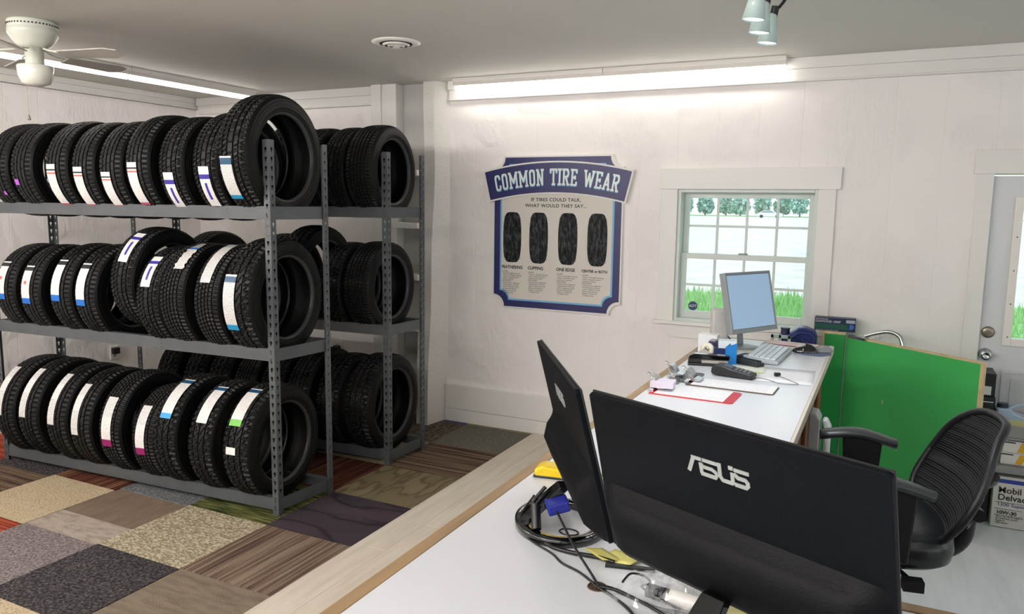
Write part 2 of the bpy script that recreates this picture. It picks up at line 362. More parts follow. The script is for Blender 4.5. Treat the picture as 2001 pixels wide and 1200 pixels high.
g = sash(WX0+.022, WX1-.022, WZ0+.03, ZM+.022, YB+.08, .05)
MB().box(g[0], g[1], YB+.079, YB+.081, g[2], g[3]).build('window_pane', gl, win)
MB().box(-.93, -.87, YB+.055, YB+.09, ZM+.022, ZM+.032).build('sash_lock', mat('lock_grey', '8A8A86', .4, metal=.4), win, bevel=.003)
# octagonal alarm sticker
st = thing('alarm_sticker', 'blue octagonal alarm sticker on the lower left window pane', 'sticker', (-1.232, YB+.076, 1.098))
NAVY = mat('navy_print', '1F2F66', .4)
oc = [(.034*cos(pi/8+i*pi/4), .034*sin(pi/8+i*pi/4)) for i in range(8)]
MB().prism(oc, -.001, .001, 'y').build('octagon', [NAVY], st)
text('lettering', 'ADT', .026, T((0, -.0015, -.009)) @ RX90, WHITE, st, 'CENTER')

# ------------------------------------------------------------------ door_1
dr = empty('door_1', (0, 0, 0)); struct(dr)
mb = MB(); mb.box(.445, DX0, YB-.02, YB, 0, DZ1); mb.box(DX1, DX1+.09, YB-.02, YB, 0, DZ1); mb.box(.428, DX1+.11, YB-.028, YB, DZ1, 2.16)
mb.build('door_casing', TRIM, dr, bevel=.002)
DM = mat('door_paint', 'D9DBDC', .35)
mb = MB(); y0, y1 = YB+.02, YB+.06; lx0, lx1, lz0, lz1 = .70, 1.30, 1.04, 1.84
mb.box(DX0+.004, lx0, y0, y1, .01, DZ1-.012); mb.box(lx1, DX1-.004, y0, y1, .01, DZ1-.012); mb.box(lx0, lx1, y0, y1, .01, lz0); mb.box(lx0, lx1, y0, y1, lz1, DZ1-.012)
mb.build('door_slab', DM, dr)
mb = MB(); frame(mb, lx0-.045, lx1+.045, lz0-.045, lz1+.045, y0-.014, y0, .045); mb.build('door_lite_frame', FIXT, dr, bevel=.004)
mb = MB()
for px in (lx0-.02,):
    for z in (1.05, 1.25, 1.45, 1.65): mb.cyl((px, y0-.016, z), (px, y0-.013, z), .004, 8)
mb.build('screws', INK, dr)
MB().box(lx0, lx1, YB+.038, YB+.042, lz0, lz1).build('door_glass', gl, dr)
mb = MB()
for (a, b) in ((.67, .96), (1.04, 1.33)):
    frame(mb, a, b, .2, .845, y0-.006, y0, .018); mb.box(a+.05, b-.05, y0-.004, y0, .25, .795)
mb.build('door_moulding', DM, dr, bevel=.003)
BRASS = mat('satin_nickel', '9C9486', .3, metal=.9)
mb = MB(); mb.lathe([(0, 0), (.033, 0), (.036, .006), (.03, .012), (.018, .014), (0, .014)], 28, M=T((.58, y0, 1.07)) @ Matrix.Rotation(pi/2, 4, 'X'))
mb.box(.577, .583, y0-.024, y0-.012, 1.058, 1.082); mb.build('deadbolt', BRASS, dr)
MB().lathe([(0, 0), (.036, 0), (.036, .006), (.016, .012), (.014, .03), (.03, .045), (.033, .058), (.026, .07), (.014, .072), (.012, .068), (0, .068)], 28, M=T((.575, y0, .936)) @ Matrix.Rotation(pi/2, 4, 'X')).build('door_knob', CHROME, dr)
mb = MB().box(DX0, DX1, YB+.01, YB+.2, -.02, .008); mb.build('threshold', CHROME, dr)

# ------------------------------------------------------------------ outside
GRAV = noisecol('gravel', [(.3, 'E0DCD6'), (.6, 'F4F2EE')], .8, rough=.9, bump=.2)
GRASS = noisecol('grass_ground', [(.3, '8FBF7C'), (.6, 'B4DCA0')], 5, rough=.9, bump=.4, bs=20)
mb = MB(); mb.grid(lambda u, v: (-120+200*u, 6+194*v, -.12), 8, 8); struct(mb.build('ground', GRAV))
mb = MB(); mb.grid(lambda u, v: (-18+36*u, 5.62+(10+5*u)*v+.4*sin(9*u)*v, -.10), 24, 12); struct(mb.build('ground_lawn', GRASS))
mb = MB(); mb.grid(lambda u, v: (-120+200*u, 178+22*v, -.08), 4, 4); struct(mb.build('ground_verge', GRASS))
BLD = noisecol('grass_blade', [(.3, '8EC47A'), (.7, 'BEE6AA')], 3, rough=.8, bump=0)
mb = MB(); rg = random.Random(3)
for i in range(9000):
    y = 6.2+11*rg.random()**1.3; x = -.35*y*rg.random()+.22*y*rg.random()-.02*y; h = .06+.24*rg.random(); a = rg.random()*6.28; w = .008+.0012*y
    l = .3*h
    mb.add([(x-w*cos(a), y-w*sin(a), -.1), (x+w*cos(a), y+w*sin(a), -.1), (x+l*sin(a), y+l*cos(a), -.1+h)], [(0, 1, 2)])
o = mb.build('grass', BLD); tag(o, 'tall bright green grass growing outside below the window', 'grass'); o['kind'] = 'stuff'
# trees beyond the field
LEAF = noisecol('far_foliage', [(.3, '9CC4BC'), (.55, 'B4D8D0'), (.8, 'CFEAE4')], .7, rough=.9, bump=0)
BARK = mat('bark', '6E6258', .9)
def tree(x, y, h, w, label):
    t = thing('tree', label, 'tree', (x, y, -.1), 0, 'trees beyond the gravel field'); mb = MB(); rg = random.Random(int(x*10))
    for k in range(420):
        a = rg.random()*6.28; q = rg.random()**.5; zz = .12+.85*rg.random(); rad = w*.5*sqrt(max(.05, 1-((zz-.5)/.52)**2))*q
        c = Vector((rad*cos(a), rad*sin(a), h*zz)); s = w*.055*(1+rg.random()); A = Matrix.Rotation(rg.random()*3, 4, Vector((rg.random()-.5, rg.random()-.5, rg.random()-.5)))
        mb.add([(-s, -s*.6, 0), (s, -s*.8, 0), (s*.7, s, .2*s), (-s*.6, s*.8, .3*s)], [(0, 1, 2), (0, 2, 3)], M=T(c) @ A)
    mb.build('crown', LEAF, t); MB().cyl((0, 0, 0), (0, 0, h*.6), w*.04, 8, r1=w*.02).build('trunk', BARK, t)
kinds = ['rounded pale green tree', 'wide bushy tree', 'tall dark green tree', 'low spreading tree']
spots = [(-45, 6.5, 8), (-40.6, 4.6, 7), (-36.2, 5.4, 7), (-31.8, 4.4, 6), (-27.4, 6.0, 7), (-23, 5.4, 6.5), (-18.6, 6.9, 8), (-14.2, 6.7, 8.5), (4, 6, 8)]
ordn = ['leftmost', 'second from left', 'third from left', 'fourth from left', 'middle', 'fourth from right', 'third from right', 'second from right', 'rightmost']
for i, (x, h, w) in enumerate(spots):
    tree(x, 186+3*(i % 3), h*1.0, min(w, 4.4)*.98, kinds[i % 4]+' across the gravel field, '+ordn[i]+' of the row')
CARW = mat('car_white', 'F2F3F4', .25); CARG = mat('car_glass', '8FA0A3', .1)
car = thing('car', 'white car parked far across the gravel field', 'car', (-21.6, 160, -.12))
mb = MB().prism([(-2.35, .3), (2.35, .3), (2.4, .75), (2.2, .95), (1.2, 1.02), (.55, 1.45), (-1.2, 1.5), (-1.9, 1.05), (-2.35, .9)], -.9, .9, 'y'); mb.build('body', CARW, car, bevel=.08)
MB().prism([(1.05, 1.03), (.5, 1.4), (-1.15, 1.43), (-1.7, 1.05)], -.92, .92, 'y').build('windows', CARG, car)
for x in (-1.5, 1.5):
    MB().cyl((x, -.95, .33), (x, -.7, .33), .33, 20).build('wheel', BLACKP, car)

# ------------------------------------------------------------------ strip lights
def strip(loc, rz, label, m=None):
    t = thing('strip_light', label, 'ceiling light', loc, rz, 'long LED strip lights')
    mb = MB()
    for a in (-1.222, .002): mb.prism([(-.045, 0), (.045, 0), (.045, -.03), (.03, -.055), (-.03, -.055), (-.045, -.03)], a, a+1.22, 'x')
    mb.build('housing', FIXT, t, bevel=.002)
    for a in (-1.21, .012):
        b = MB(); b.cyl((a, 0, -.068), (a+1.198, 0, -.068), .02, 14); b.build('led_tube', m or LEDM, t)
    return t
strip((-1.885, YB-.11, ZC), 0, 'long white LED strip light above the tire wear sign')
strip((-5.08, 3.93, ZC), pi/2, 'long white LED strip light behind the ceiling fan')
strip((1.6, .6, ZC), pi/2, 'unseen fill light strip added over the staff side of the counter')  # out of view, added to light the staff side
LF = LEDM_FILL  # added fill strips out of view, driven far brighter than the visible ones
strip((-2.6, -1.4, ZC), 0, 'unseen fill light strip added near the shop front', LF)
strip((-4.4, .9, ZC), 0, 'unseen fill light strip added over the carpet, left of the counter', LF)
strip((-4.4, -1.0, ZC), 0, 'unseen fill light strip added in the front left corner', LF)
strip((-1.3, -.5, ZC), 0, 'unseen fill light strip added behind the near counter', LF)

# ------------------------------------------------------------------ ceiling fan
FW = mat('fan_cream', 'D5D8CC', .3, coat=.3); BLW = mat('fan_blade', 'B9B4AC', .45)
fan = thing('ceiling_fan', 'white ceiling fan with glass bowl light and hanging pull chain', 'ceiling fan', (-4.29, 2.74, ZC))
MB().lathe([(0, 0), (.115, 0), (.122, -.006), (.122, -.035), (.118, -.038), (.124, -.045), (.124, -.07), (.105, -.10), (.085, -.125), (.06, -.14), (0, -.14)], 40).build('motor_housing', FW, fan)
mb = MB()
for i in range(44):
    a = 2*pi*i/44; mb.box(-.004, .004, -.0015, .0015, -.03, -.022, M=RZ(360*i/44) @ T((0, -.1225, 0)))
mb.build('vent_slots', INK, fan)
MB().lathe([(0, -.14), (.046, -.14), (.046, -.23), (.05, -.235), (0, -.235)], 28).build('light_kit', FW, fan)
GLO = mat('frosted_bowl', 'DDDDD2', .15, coat=.5)
MB().lathe([(.05, -.235), (.086, -.235), (.09, -.245), (.086, -.29), (.07, -.33), (.03, -.345), (0, -.347)], 32).build('glass_bowl', GLO, fan)
for k in range(5):
    a = 15.5+72*k
    b = MB().prism([(.17, -.045), (.47, -.062), (.53, -.035), (.53, .035), (.47, .062), (.17, .045)], -.006, .001, 'z', M=RZ(a) @ T((0, 0, -.175)) @ RXd(-13))
    bl = b.build('blade', BLW, fan, bevel=.002)
    b = MB().tube([(.06, 0, -.145), (.11, .015, -.16), (.19, .02, -.172)], .006, sub=3, M=RZ(a)).tube([(.06, 0, -.145), (.11, -.015, -.16), (.19, -.02, -.172)], .006, sub=3, M=RZ(a))
    b.build('blade_bracket', FW, bl)
mb = MB().tube([(-.05, -.02, -.20), (-.052, -.024, -.3), (-.046, -.024, -.50)], .0016, n=6); mb.lathe([(0, 0), (.004, 0), (.009, -.028), (0, -.03)], 12, M=T((-.046, -.024, -.50))); mb.build('pull_chain', mat('chain', '8A8478', .4, metal=.5), fan)
# ------------------------------------------------------------------ ceiling vent
v = thing('ceiling_vent', 'round white ceiling air vent with dark concentric slots', 'vent', (-2.74, 3.96, ZC))
MB().lathe([(.145, 0), (.147, -.004), (.12, -.012), (.10, -.012)], 48).build('outer_ring', FIXT, v)
MB().lathe([(0, -.003), (.10, -.003)], 48).build('dark_throat', mat('throat', '1A1816', .8), v)
for i, (a, b) in enumerate(((.083, .072), (.057, .046))):
    MB().lathe([(a, -.014-.004*i), (b, -.026-.006*i), (b-.004, -.022-.006*i), (a-.003, -.012)], 48, closed=True).build('cone_ring', FIXT, v)
MB().lathe([(0, -.034), (.02, -.033), (.03, -.024), (.02, -.02), (0, -.02)], 32).build('centre_disc', FIXT, v)
# ------------------------------------------------------------------ track light
tl = thing('track_light', 'black track light with frosted glass cone shades hanging from the ceiling', 'track light', (-.40, 2.85, ZC))
MB().cyl((0, -.25, 0), (0, -.25, -.02), .06, 24).cyl((0, -.25, 0), (0, -.25, -.15), .008, 10).build('canopy', BLACKP, tl)
MB().box(-.006, .006, -.52, .16, -.165, -.150).build('track_bar', BLACKP, tl, bevel=.002)
SH = mat('frosted_shade', 'BBD0CC', .25, coat=.3); BULB = mat('lit_lens', 'F4FFFF', .3, emit=2.4)
for k, (x, y, z) in enumerate(((-.045, -.206, -.36), (-.062, -.005, -.36), (-.061, .179, -.36))):
    hd = MB().tube([(0, y+.02, -.155), (0, y+.02, -.20), (x*.3, y, -.235)], .006, n=8)
    hd.cyl((x*.5, y, -.23), (x*.6, y, -.265), .014, 16)
    h = hd.build('lamp_head', BLACKP, tl)
    MB().lathe([(.014, 0), (.020, -.004), (.037, -.105), (.0355, -.105), (.018, -.006)], 32, M=T((x*.7, y, z+.105)) @ RYd(6)).build('glass_shade', SH, h)
    MB().lathe([(0, -.100), (.0345, -.100)], 32, M=T((x*.7, y, z+.105)) @ RYd(6)).build('lens', BULB, h)
def spot(loc, tgt, e):
    l = bpy.data.lights.new('spot', 'SPOT'); l.energy = e; l.spot_size = radians(110); l.spot_blend = 1; l.color = (.93, .98, 1); l.shadow_soft_size = .04
    o = bpy.data.objects.new('spot_beam', l); COL.objects.link(o); o.location = loc; o.rotation_euler = (Vector(tgt)-Vector(loc)).to_track_quat('-Z', 'Y').to_euler()
for y in (2.64, 2.84, 3.03): spot((-.45, y, 2.385), (-.5, y+.1, 0), 9)

# ------------------------------------------------------------------ racks
def flange_cells(H):
    cells = []; z = .03
    while z < H-.03: cells.append(z); z += .0508
    return cells
def post(parent, x, y, dx, dy, H=2.13, w=.042):
    """angle post: corner at (x,y), flanges run dx (along X) and dy (along Y); keyhole slots are real"""
    mb = MB()
    zs = [0]; kind = ['s']
    for c in flange_cells(H):
        zs += [c, c+.012, c+.026]; kind += ['n', 'w', 's']
    zs.append(H)
    cols = [0, .0135, .0175, .0245, .0285, w]
    for ax in (0, 1):
        d = dx if ax == 0 else dy
        def P(c, z): return (x+d*c, y, z) if ax == 0 else (x, y+d*c, z)
        for i in range(len(zs)-1):
            k = kind[i]
            for j in range(5):
                if k == 'w' and j in (1, 2, 3): continue
                if k == 'n' and j == 2: continue
                mb.add([P(cols[j], zs[i]), P(cols[j+1], zs[i]), P(cols[j+1], zs[i+1]), P(cols[j], zs[i+1])], [(0, 1, 2, 3)])
    return mb.build('post', STEEL, parent, solid=.0022)
def rack(loc, rz, label, Lx=2.37, D=.427, H=2.13, skew=0):
    t = thing('shelving_rack', label, 'shelving rack', loc, rz, 'grey steel tire racks')
    # local: origin front-right corner, x to the left is negative, y to the back
    for (cx, cy, dx, dy) in ((0, 0, -1, 1), (0, D, -1, -1), (-Lx, 0, 1, 1), (-Lx, D, 1, -1)):
        post(t, cx+skew*(cy > 0), cy, dx, dy, H)
    for n_, z in enumerate((.03, .905, 1.698)):
        h = .072
        b = MB().box(-Lx+.004, -.004, .003, .006, z, z+h).box(-Lx+.004, -.004, .006, .04, z+h-.004, z+h)
        for q in (.12, .32, .54, .72): b.add([(-Lx*q-.003, .0025, z+k) for k in ()], [])
        for q in (.13, .36, .62, .82):
            for k in (.016, .036, .056): b.cyl((-Lx*q, .0035, z+k), (-Lx*q, .0015, z+k), .0028, 8, mi=1)
        b.build('front_beam', [STEEL, DSTEEL], t)
        MB().box(-Lx+.004+skew, -.004+skew, D-.006, D-.003, z, z+h).box(-Lx+.004+skew, -.004+skew, D-.04, D-.006, z+h-.004, z+h).build('rear_beam', STEEL, t, bevel=.0015)
        for xx, s in ((0, -1), (-Lx, 1)):
            b = MB(); a = xx+s*.003; a2 = xx+s*.006
            vs = []
            for (px, py, pz) in ((a, .004, z), (a, D-.004, z), (a, D-.004, z+h), (a, .004, z+h), (a2, .004, z), (a2, D-.004, z), (a2, D-.004, z+h), (a2, .004, z+h)): vs.append((px+skew*py/D, py, pz))
            b.add(vs, [(0, 1, 2, 3), (4, 7, 6, 5), (0, 4, 5, 1), (3, 2, 6, 7), (0, 3, 7, 4), (1, 5, 6, 2)])
            b.build('end_beam', STEEL, t)
    for cx, cy in ((0, 0), (0, D), (-Lx, 0), (-Lx, D)):
        sx_ = -1 if cx == 0 else 1; sy_ = 1 if cy == 0 else -1
    return t
rack((-3.04, 3.19, .004), radians(3.3), 'grey slotted steel tire rack standing in front, nearest the counter', skew=.065)
rack((-2.992, 4.21, .004), radians(2.6), 'grey slotted steel tire rack standing behind against the back wall', D=.40, skew=.05)

# ------------------------------------------------------------------ tires
def rubber_side():
    m = mat('tire_sidewall', '0A0B0B', .48, spec=.22); N = m.node_tree.nodes; L = m.node_tree.links; b = N['Principled BSDF']
    tc = N.new('ShaderNodeTexCoord'); sp = N.new('ShaderNodeSeparateXYZ'); L.new(tc.outputs['Object'], sp.inputs[0])
    cm = N.new('ShaderNodeCombineXYZ'); L.new(sp.outputs[1], cm.inputs[0]); L.new(sp.outputs[2], cm.inputs[1])
    ln = N.new('ShaderNodeVectorMath'); ln.operation = 'LENGTH'; L.new(cm.outputs[0], ln.inputs[0])
    nz = N.new('ShaderNodeTexNoise'); nz.inputs['Scale'].default_value = 45; L.new(tc.outputs['Object'], nz.inputs['Vector'])
    m1 = N.new('ShaderNodeMath'); m1.operation = 'MULTIPLY'; m1.inputs[1].default_value = 420; L.new(ln.outputs['Value'], m1.inputs[0])
    s1 = N.new('ShaderNodeMath'); s1.operation = 'SINE'; L.new(m1.outputs[0], s1.inputs[0])
    a = N.new('ShaderNodeMath'); a.operation = 'MULTIPLY_ADD'; a.inputs[1].default_value = 1.5; L.new(nz.outputs[0], a.inputs[0]); L.new(s1.outputs[0], a.inputs[2])
    bp = N.new('ShaderNodeBump'); bp.inputs['Strength'].default_value = .35; bp.inputs['Distance'].default_value = .0015; L.new(a.outputs[0], bp.inputs['Height']); L.new(bp.outputs[0], b.inputs['Normal'])
    return m
SIDE = rubber_side(); TREAD = mat('tire_tread', '101011', .5, bump=.25, bscale=90, spec=.3); BEAD = mat('tire_bead', '3A3A3B', .35)
R0 = .33; W0 = .2; RIM = .222
def tread_mesh(style):
    nP = (66, 74, 60, 80)[style]; N_ = nP*4
    if style == 0: gr = [-.56, -.2, .2, .56]
    elif style == 1: gr = [-.6, -.22, .22, .6]
    elif style == 2: gr = [-.5, 0, .5]
    else: gr = [-.62, -.30, 0, .30, .62]
    gw = .045; xs_ = [-1.0, -.97, 1.0, .97, -.86, .86]
    for g in gr: xs_ += [g-gw-.012, g-gw, g+gw, g+gw+.012]
    for a, b in zip([-.86]+gr, gr+[.86]): xs_ += [(a*.5+b*.5), a*.72+b*.28, a*.28+b*.72]
    xs_ = sorted(set(round(q, 3) for q in xs_)); K = len(xs_)
    vs = []
    for i in range(N_):
        for j, q in enumerate(xs_):
            rad = R0-.010*abs(q)**3
            if any(abs(q-g) <= gw+1e-4 for g in gr): rad -= .0085
            else:
                zone = sum(q > g for g in gr); ph = i % 4; sh = 0
                if style == 0:     # highway ribs: shoulder slots only + small sipes
                    if abs(q) > .6 and ph == 0: sh = .007
                    elif abs(q) <= .6 and (i+zone*2) % 8 == 0: sh = .0035
                elif style == 1:
                    if abs(q) > .62 and ph < 1: sh = .008
                    elif abs(q) > .22 and (i+int(q*6)) % 4 == 0: sh = .006
                    elif (i+int(q*8)) % 8 == 0: sh = .004
                elif style == 2:   # blocky all season with diagonal cuts
                    if abs(q) > .5 and ph == 0: sh = .009
                    elif (i+int(abs(q)*14)) % 6 == 0: sh = .008
                else:
                    if abs(q) > .62 and ph == 0: sh = .007
                    elif (i+zone) % 4 == 0: sh = .005
                rad -= sh
            a = 2*pi*i/N_+.10*abs(q)*(style != 0)*.35
            vs.append((q*.80*W0/2, rad*cos(a), rad*sin(a)))
    fs = []
    for i in range(N_):
        for j in range(K-1):
            a = i*K+j; b = ((i+1) % N_)*K+j; fs.append((a, b, b+1, a+1))
    me = bpy.data.meshes.new('tread'); me.from_pydata(vs, [], [q[::-1] for q in fs]); me.materials.append(TREAD); me.update(); return me
TM = [tread_mesh(i) for i in range(4)]
h = W0/2
half = [(R0-.012, .80*h), (R0-.017, .87*h), (R0-.028, .93*h), (R0-.030, .925*h), (R0-.046, .985*h), (R0-.052, .975*h), (R0-.065, 1.0*h), (RIM+.028, .965*h), (RIM+.018, .90*h), (RIM+.013, .905*h), (RIM+.004, .84*h), (RIM, .79*h), (RIM, .70*h)]
inner = [(RIM+.006, .68*h), (RIM+.03, .80*h), (R0-.06, .88*h), (R0-.03, .75*h), (R0-.02, .4*h), (R0-.0185, 0)]
prof = half+inner; prof = prof+[(r_, -x_) for r_, x_ in reversed(prof[:-1])]
b = MB().lathe(prof, 112, axis='x', mfun=lambda j: 1 if j in (9, 10, 11) or j in (len(prof)-11, len(prof)-12, len(prof)-13) else 0)
sw = b.build('sidewall', [SIDE, BEAD]); SM_ = sw.data; bpy.data.objects.remove(sw)
# stickers ---------------------------------------------------------
PRN = {}
def printed(name, base, ink, sc=60, th=.56, stretch=(1, 1, 1)):
    m = mat(name, base, .38); N = m.node_tree.nodes; L = m.node_tree.links; b_ = N['Principled BSDF']
    uvn = N.new('ShaderNodeUVMap'); mp = N.new('ShaderNodeMapping'); mp.inputs['Scale'].default_value = stretch; L.new(uvn.outputs[0], mp.inputs[0])
    n = N.new('ShaderNodeTexNoise'); n.inputs['Scale'].default_value = sc; n.inputs['Detail'].default_value = 2; L.new(mp.outputs[0], n.inputs['Vector'])
    wv = N.new('ShaderNodeTexWave'); wv.bands_direction = 'Y'; wv.inputs['Scale'].default_value = 11; L.new(uvn.outputs[0], wv.inputs['Vector'])
    m1 = N.new('ShaderNodeMath'); m1.operation = 'GREATER_THAN'; m1.inputs[1].default_value = th; L.new(n.outputs[0], m1.inputs[0])
    m2 = N.new('ShaderNodeMath'); m2.operation = 'GREATER_THAN'; m2.inputs[1].default_value = .55; L.new(wv.outputs[0], m2.inputs[0])
    m3 = N.new('ShaderNodeMath'); m3.operation = 'MULTIPLY'; L.new(m1.outputs[0], m3.inputs[0]); L.new(m2.outputs[0], m3.inputs[1])
    mx_ = N.new('ShaderNodeMix'); mx_.data_type = 'RGBA'; L.new(m3.outputs[0], mx_.inputs[0]); mx_.inputs[6].default_value = lin(base); mx_.inputs[7].default_value = lin(ink)
    L.new(mx_.outputs[2], b_.inputs['Base Color']); return m
PRINT = printed('sticker_print', 'E9E6E3', 'A6A3A8', 9, .55, (6, 1.5, 1))
PRINTH = printed('sticker_print_dense', 'E6E3E0', '7C7A80', 11, .5, (5, 2, 1))
CC = {k: mat('sticker_'+k, v, .4) for k, v in dict(red='A6383C', pink='B4566A', blue='1769C4', cyan='1F8FBF', teal='2A8AA0', magenta='8E1260', green='6CBB45', purple='3A2F9B', sky='39A0E0', hdr='1D4E72', grey='A9A9A6', lilac='B05AC8', black='1B1B20', redline='C46A58').items()}
CC['white'] = WHITE; CC['print'] = PRINT; CC['dense'] = PRINTH
def sticker(name, parent, R_, a0, a1, x0, w, secs, torn=0, seed=0, skewx=0):
    """curved printed strip on the tread; a=90 top, 180 front; secs [(end fraction, material, inset side margins)]"""
    mb = MB(); n = 28; mats = []; rg = random.Random(seed); keyl = []
    uv = []
    for k in range(n):
        t0, t1 = k/n, (k+1)/n; tm = (t0+t1)/2
        for e, key in secs:
            if tm <= e: break
        if key not in keyl: keyl.append(key)
        q = []
        for t in (t0, t1):
            a = radians(a0+(a1-a0)*t); R2 = R_+.0018
            jl = torn*(rg.random()-.5)*.4*w; ww = w*(1-torn*.75*max(0, (.35-t)/.35))
            q.append([(x0-ww/2+jl+skewx*(t-.5), R2*cos(a), R2*sin(a)), (x0+ww/2+jl+skewx*(t-.5), R2*cos(a), R2*sin(a))])
        if k: q[0] = last
        last = q[1]
        mb.add([q[0][0], q[0][1], q[1][1], q[1][0]], [(0, 1, 2, 3)], keyl.index(key)); uv += [(0, t0), (1, t0), (1, t1), (0, t1)]
    o = mb.build(name, [CC[k] for k in keyl], parent, solid=.0008)
    ul = o.data.uv_layers.new(name='UVMap')
    for i, q in enumerate(uv): ul.data[i].uv = q
    return o
LABS = {
 'rl': ('white sticker with a red line', [(.10, 'white'), (.125, 'black'), (.17, 'white'), (.21, 'redline'), (.92, 'print'), (1, 'pink')]),
 'pu': ('white sticker with a purple band', [(.17, 'white'), (.27, 'purple'), (.95, 'print'), (1, 'white')]),
 'bigcy': ('long sticker with a light blue end', [(.02, 'white'), (.18, 'hdr'), (.91, 'dense'), (1, 'cyan')]),
 'bl': ('white sticker with a bright blue end', [(.03, 'white'), (.14, 'black'), (.18, 'white'), (.86, 'print'), (1, 'blue')]),
 'torn': ('torn white sticker', [(.3, 'grey'), (.36, 'blue'), (1, 'dense')]),
 'sil': ('crumpled silver-white sticker', [(.16, 'grey'), (1, 'dense')]),
 'cy': ('white sticker with a teal end', [(.03, 'white'), (.16, 'hdr'), (.89, 'dense'), (1, 'cyan')]),
 'tx': ('long white printed sticker', [(.25, 'dense'), (.55, 'print'), (1, 'dense')]),
 'mg': ('white sticker with a magenta end', [(.4, 'dense'), (.84, 'print'), (1, 'magenta')]),
 'sk': ('white sticker with a sky blue end', [(.02, 'white'), (.13, 'hdr'), (.88, 'print'), (1, 'sky')]),
 'hb': ('white sticker with a dark blue header', [(.02, 'white'), (.16, 'hdr'), (1, 'print')]),
 'gn': ('white sticker with a green end', [(.02, 'white'), (.13, 'hdr'), (.87, 'print'), (1, 'green')])}
base_t = None
def tire(x, y, z, R_, W_, yaw, style, label, group, lab=None, lean=0, roll=0):
    """z = height of the tire's lowest point"""
    t = thing('tire', label, 'tire', (x, y, z), 0, group)
    t.rotation_euler = (0, radians(lean), radians(yaw)); sx, sr = W_/W0, R_/R0
    for nm, me in (('sidewall', SM_), ('tread', TM[style])):
        o = bpy.data.objects.new(nm, me); COL.objects.link(o); o.parent = t; o.location = (0, 0, R_); o.scale = (sx, sr, sr); o.rotation_euler = (radians(roll+17*x), 0, 0)
    if lab:
        code, a0, a1 = lab[:3]; off = lab[3] if len(lab) > 3 else -.025; wd = lab[4] if len(lab) > 4 else .07
        s_ = sticker('paper_sticker', t, R_, a0, a1, off, wd, LABS[code][1], torn=.6 if code == 'torn' else (.12 if code in ('sil',) else 0), seed=int(x*100), skewx=lab[5] if len(lab) > 5 else 0)
        s_.location = (0, 0, R_)
        if code == 'pu':
            q = sticker('printed_panel', s_, R_+.001, a0+(a1-a0)*.38, a0+(a1-a0)*.80, off, wd*.22, [(1, 'purple')])
        if code == 'mg2': pass
        if code == 'bl' and len(lab) > 6:
            sticker('red_dot', s_, R_+.001, a0+(a1-a0)*.42, a0+(a1-a0)*.50, off-.005, .022, [(1, 'redline')])
    return t
def ymid(X): return 3.19+(X+3.04)*.0577+.2135
CH = .427/2
def rest(zb, R_, yaw=5): return zb+sqrt(R_*R_-(CH)**2)-R_
def shelf_row(zb, rows, where, grp):
    n = len(rows)
    for i, q in enumerate(rows):
        X, R_, W_, st, lab = q[:5]; ex = q[5] if len(q) > 5 else {}
        nm = ex.get('say') or (LABS[lab[0]][0] if lab else 'no sticker')
        pos = ['first', 'second', 'third', 'fourth', 'fifth', 'sixth', 'seventh', 'eighth', 'ninth', 'tenth'][i]
        t = tire(X, ymid(X)+ex.get('dy', 0), rest(zb, R_)+ex.get('dz', 0), R_, W_, ex.get('yaw', 5), st,
                 'black tire, %s, %s from left, %s' % (where, pos, nm), grp, lab, ex.get('lean', 0))
        if 'extra' in ex:
            a, b, off, w, c = ex['extra']
            s_ = sticker('small_sticker', t, R_, a, b, off, w, [(1, c)]); s_.location = (0, 0, R_)
shelf_row(1.77, [
 (-5.17, .305, .205, 0, None, dict(extra=(208, 213, .03, .02, 'lilac'), say='only its right half in the picture')),
 (-4.93, .305, .215, 0, None, dict(extra=(193, 200, -.04, .035, 'lilac'), say='with a tiny purple sticker', yaw=3)),
 (-4.625, .305, .2, 0, ('rl', 176, 228)), (-4.40, .30, .2, 0, ('rl', 178, 228)), (-4.17, .30, .2, 0, ('rl', 184, 228)), (-3.94, .312, .2, 0, ('rl', 177, 226)),
 (-3.69, .305, .2, 1, ('pu', 186, 230, -.01)), (-3.43, .312, .2, 1, ('pu', 182, 226, .0)), (-3.205, .352, .22, 1, ('bigcy', 182, 222, -.03, .075))],
 'top tier front rack', 'tires on the top tier of the front rack')
shelf_row(.977, [
 (-5.18, .305, .2, 0, ('bl', 141, 189, -.02, .07, 0, 1)), (-4.94, .305, .2, 0, ('bl', 145, 192, -.02, .07, 0, 1)), (-4.65, .312, .2, 0, ('bl', 137, 187)), (-4.43, .312, .2, 0, ('bl', 140, 190)),
 (-4.13, .32, .2, 1, ('pu', 118, 158, .0), dict(dz=.10, lean=4, say='sitting raised, purple banded sticker')),
 (-3.91, .315, .2, 1, ('pu', 126, 164, -.01)), (-3.71, .325, .2, 3, ('torn', 100, 145, .02, .07)), (-3.45, .325, .2, 3, ('sil', 100, 158, -.01)), (-3.215, .345, .215, 2, ('cy', 154, 207, -.04, .075))],
 'middle tier front rack', 'tires on the middle tier of the front rack')
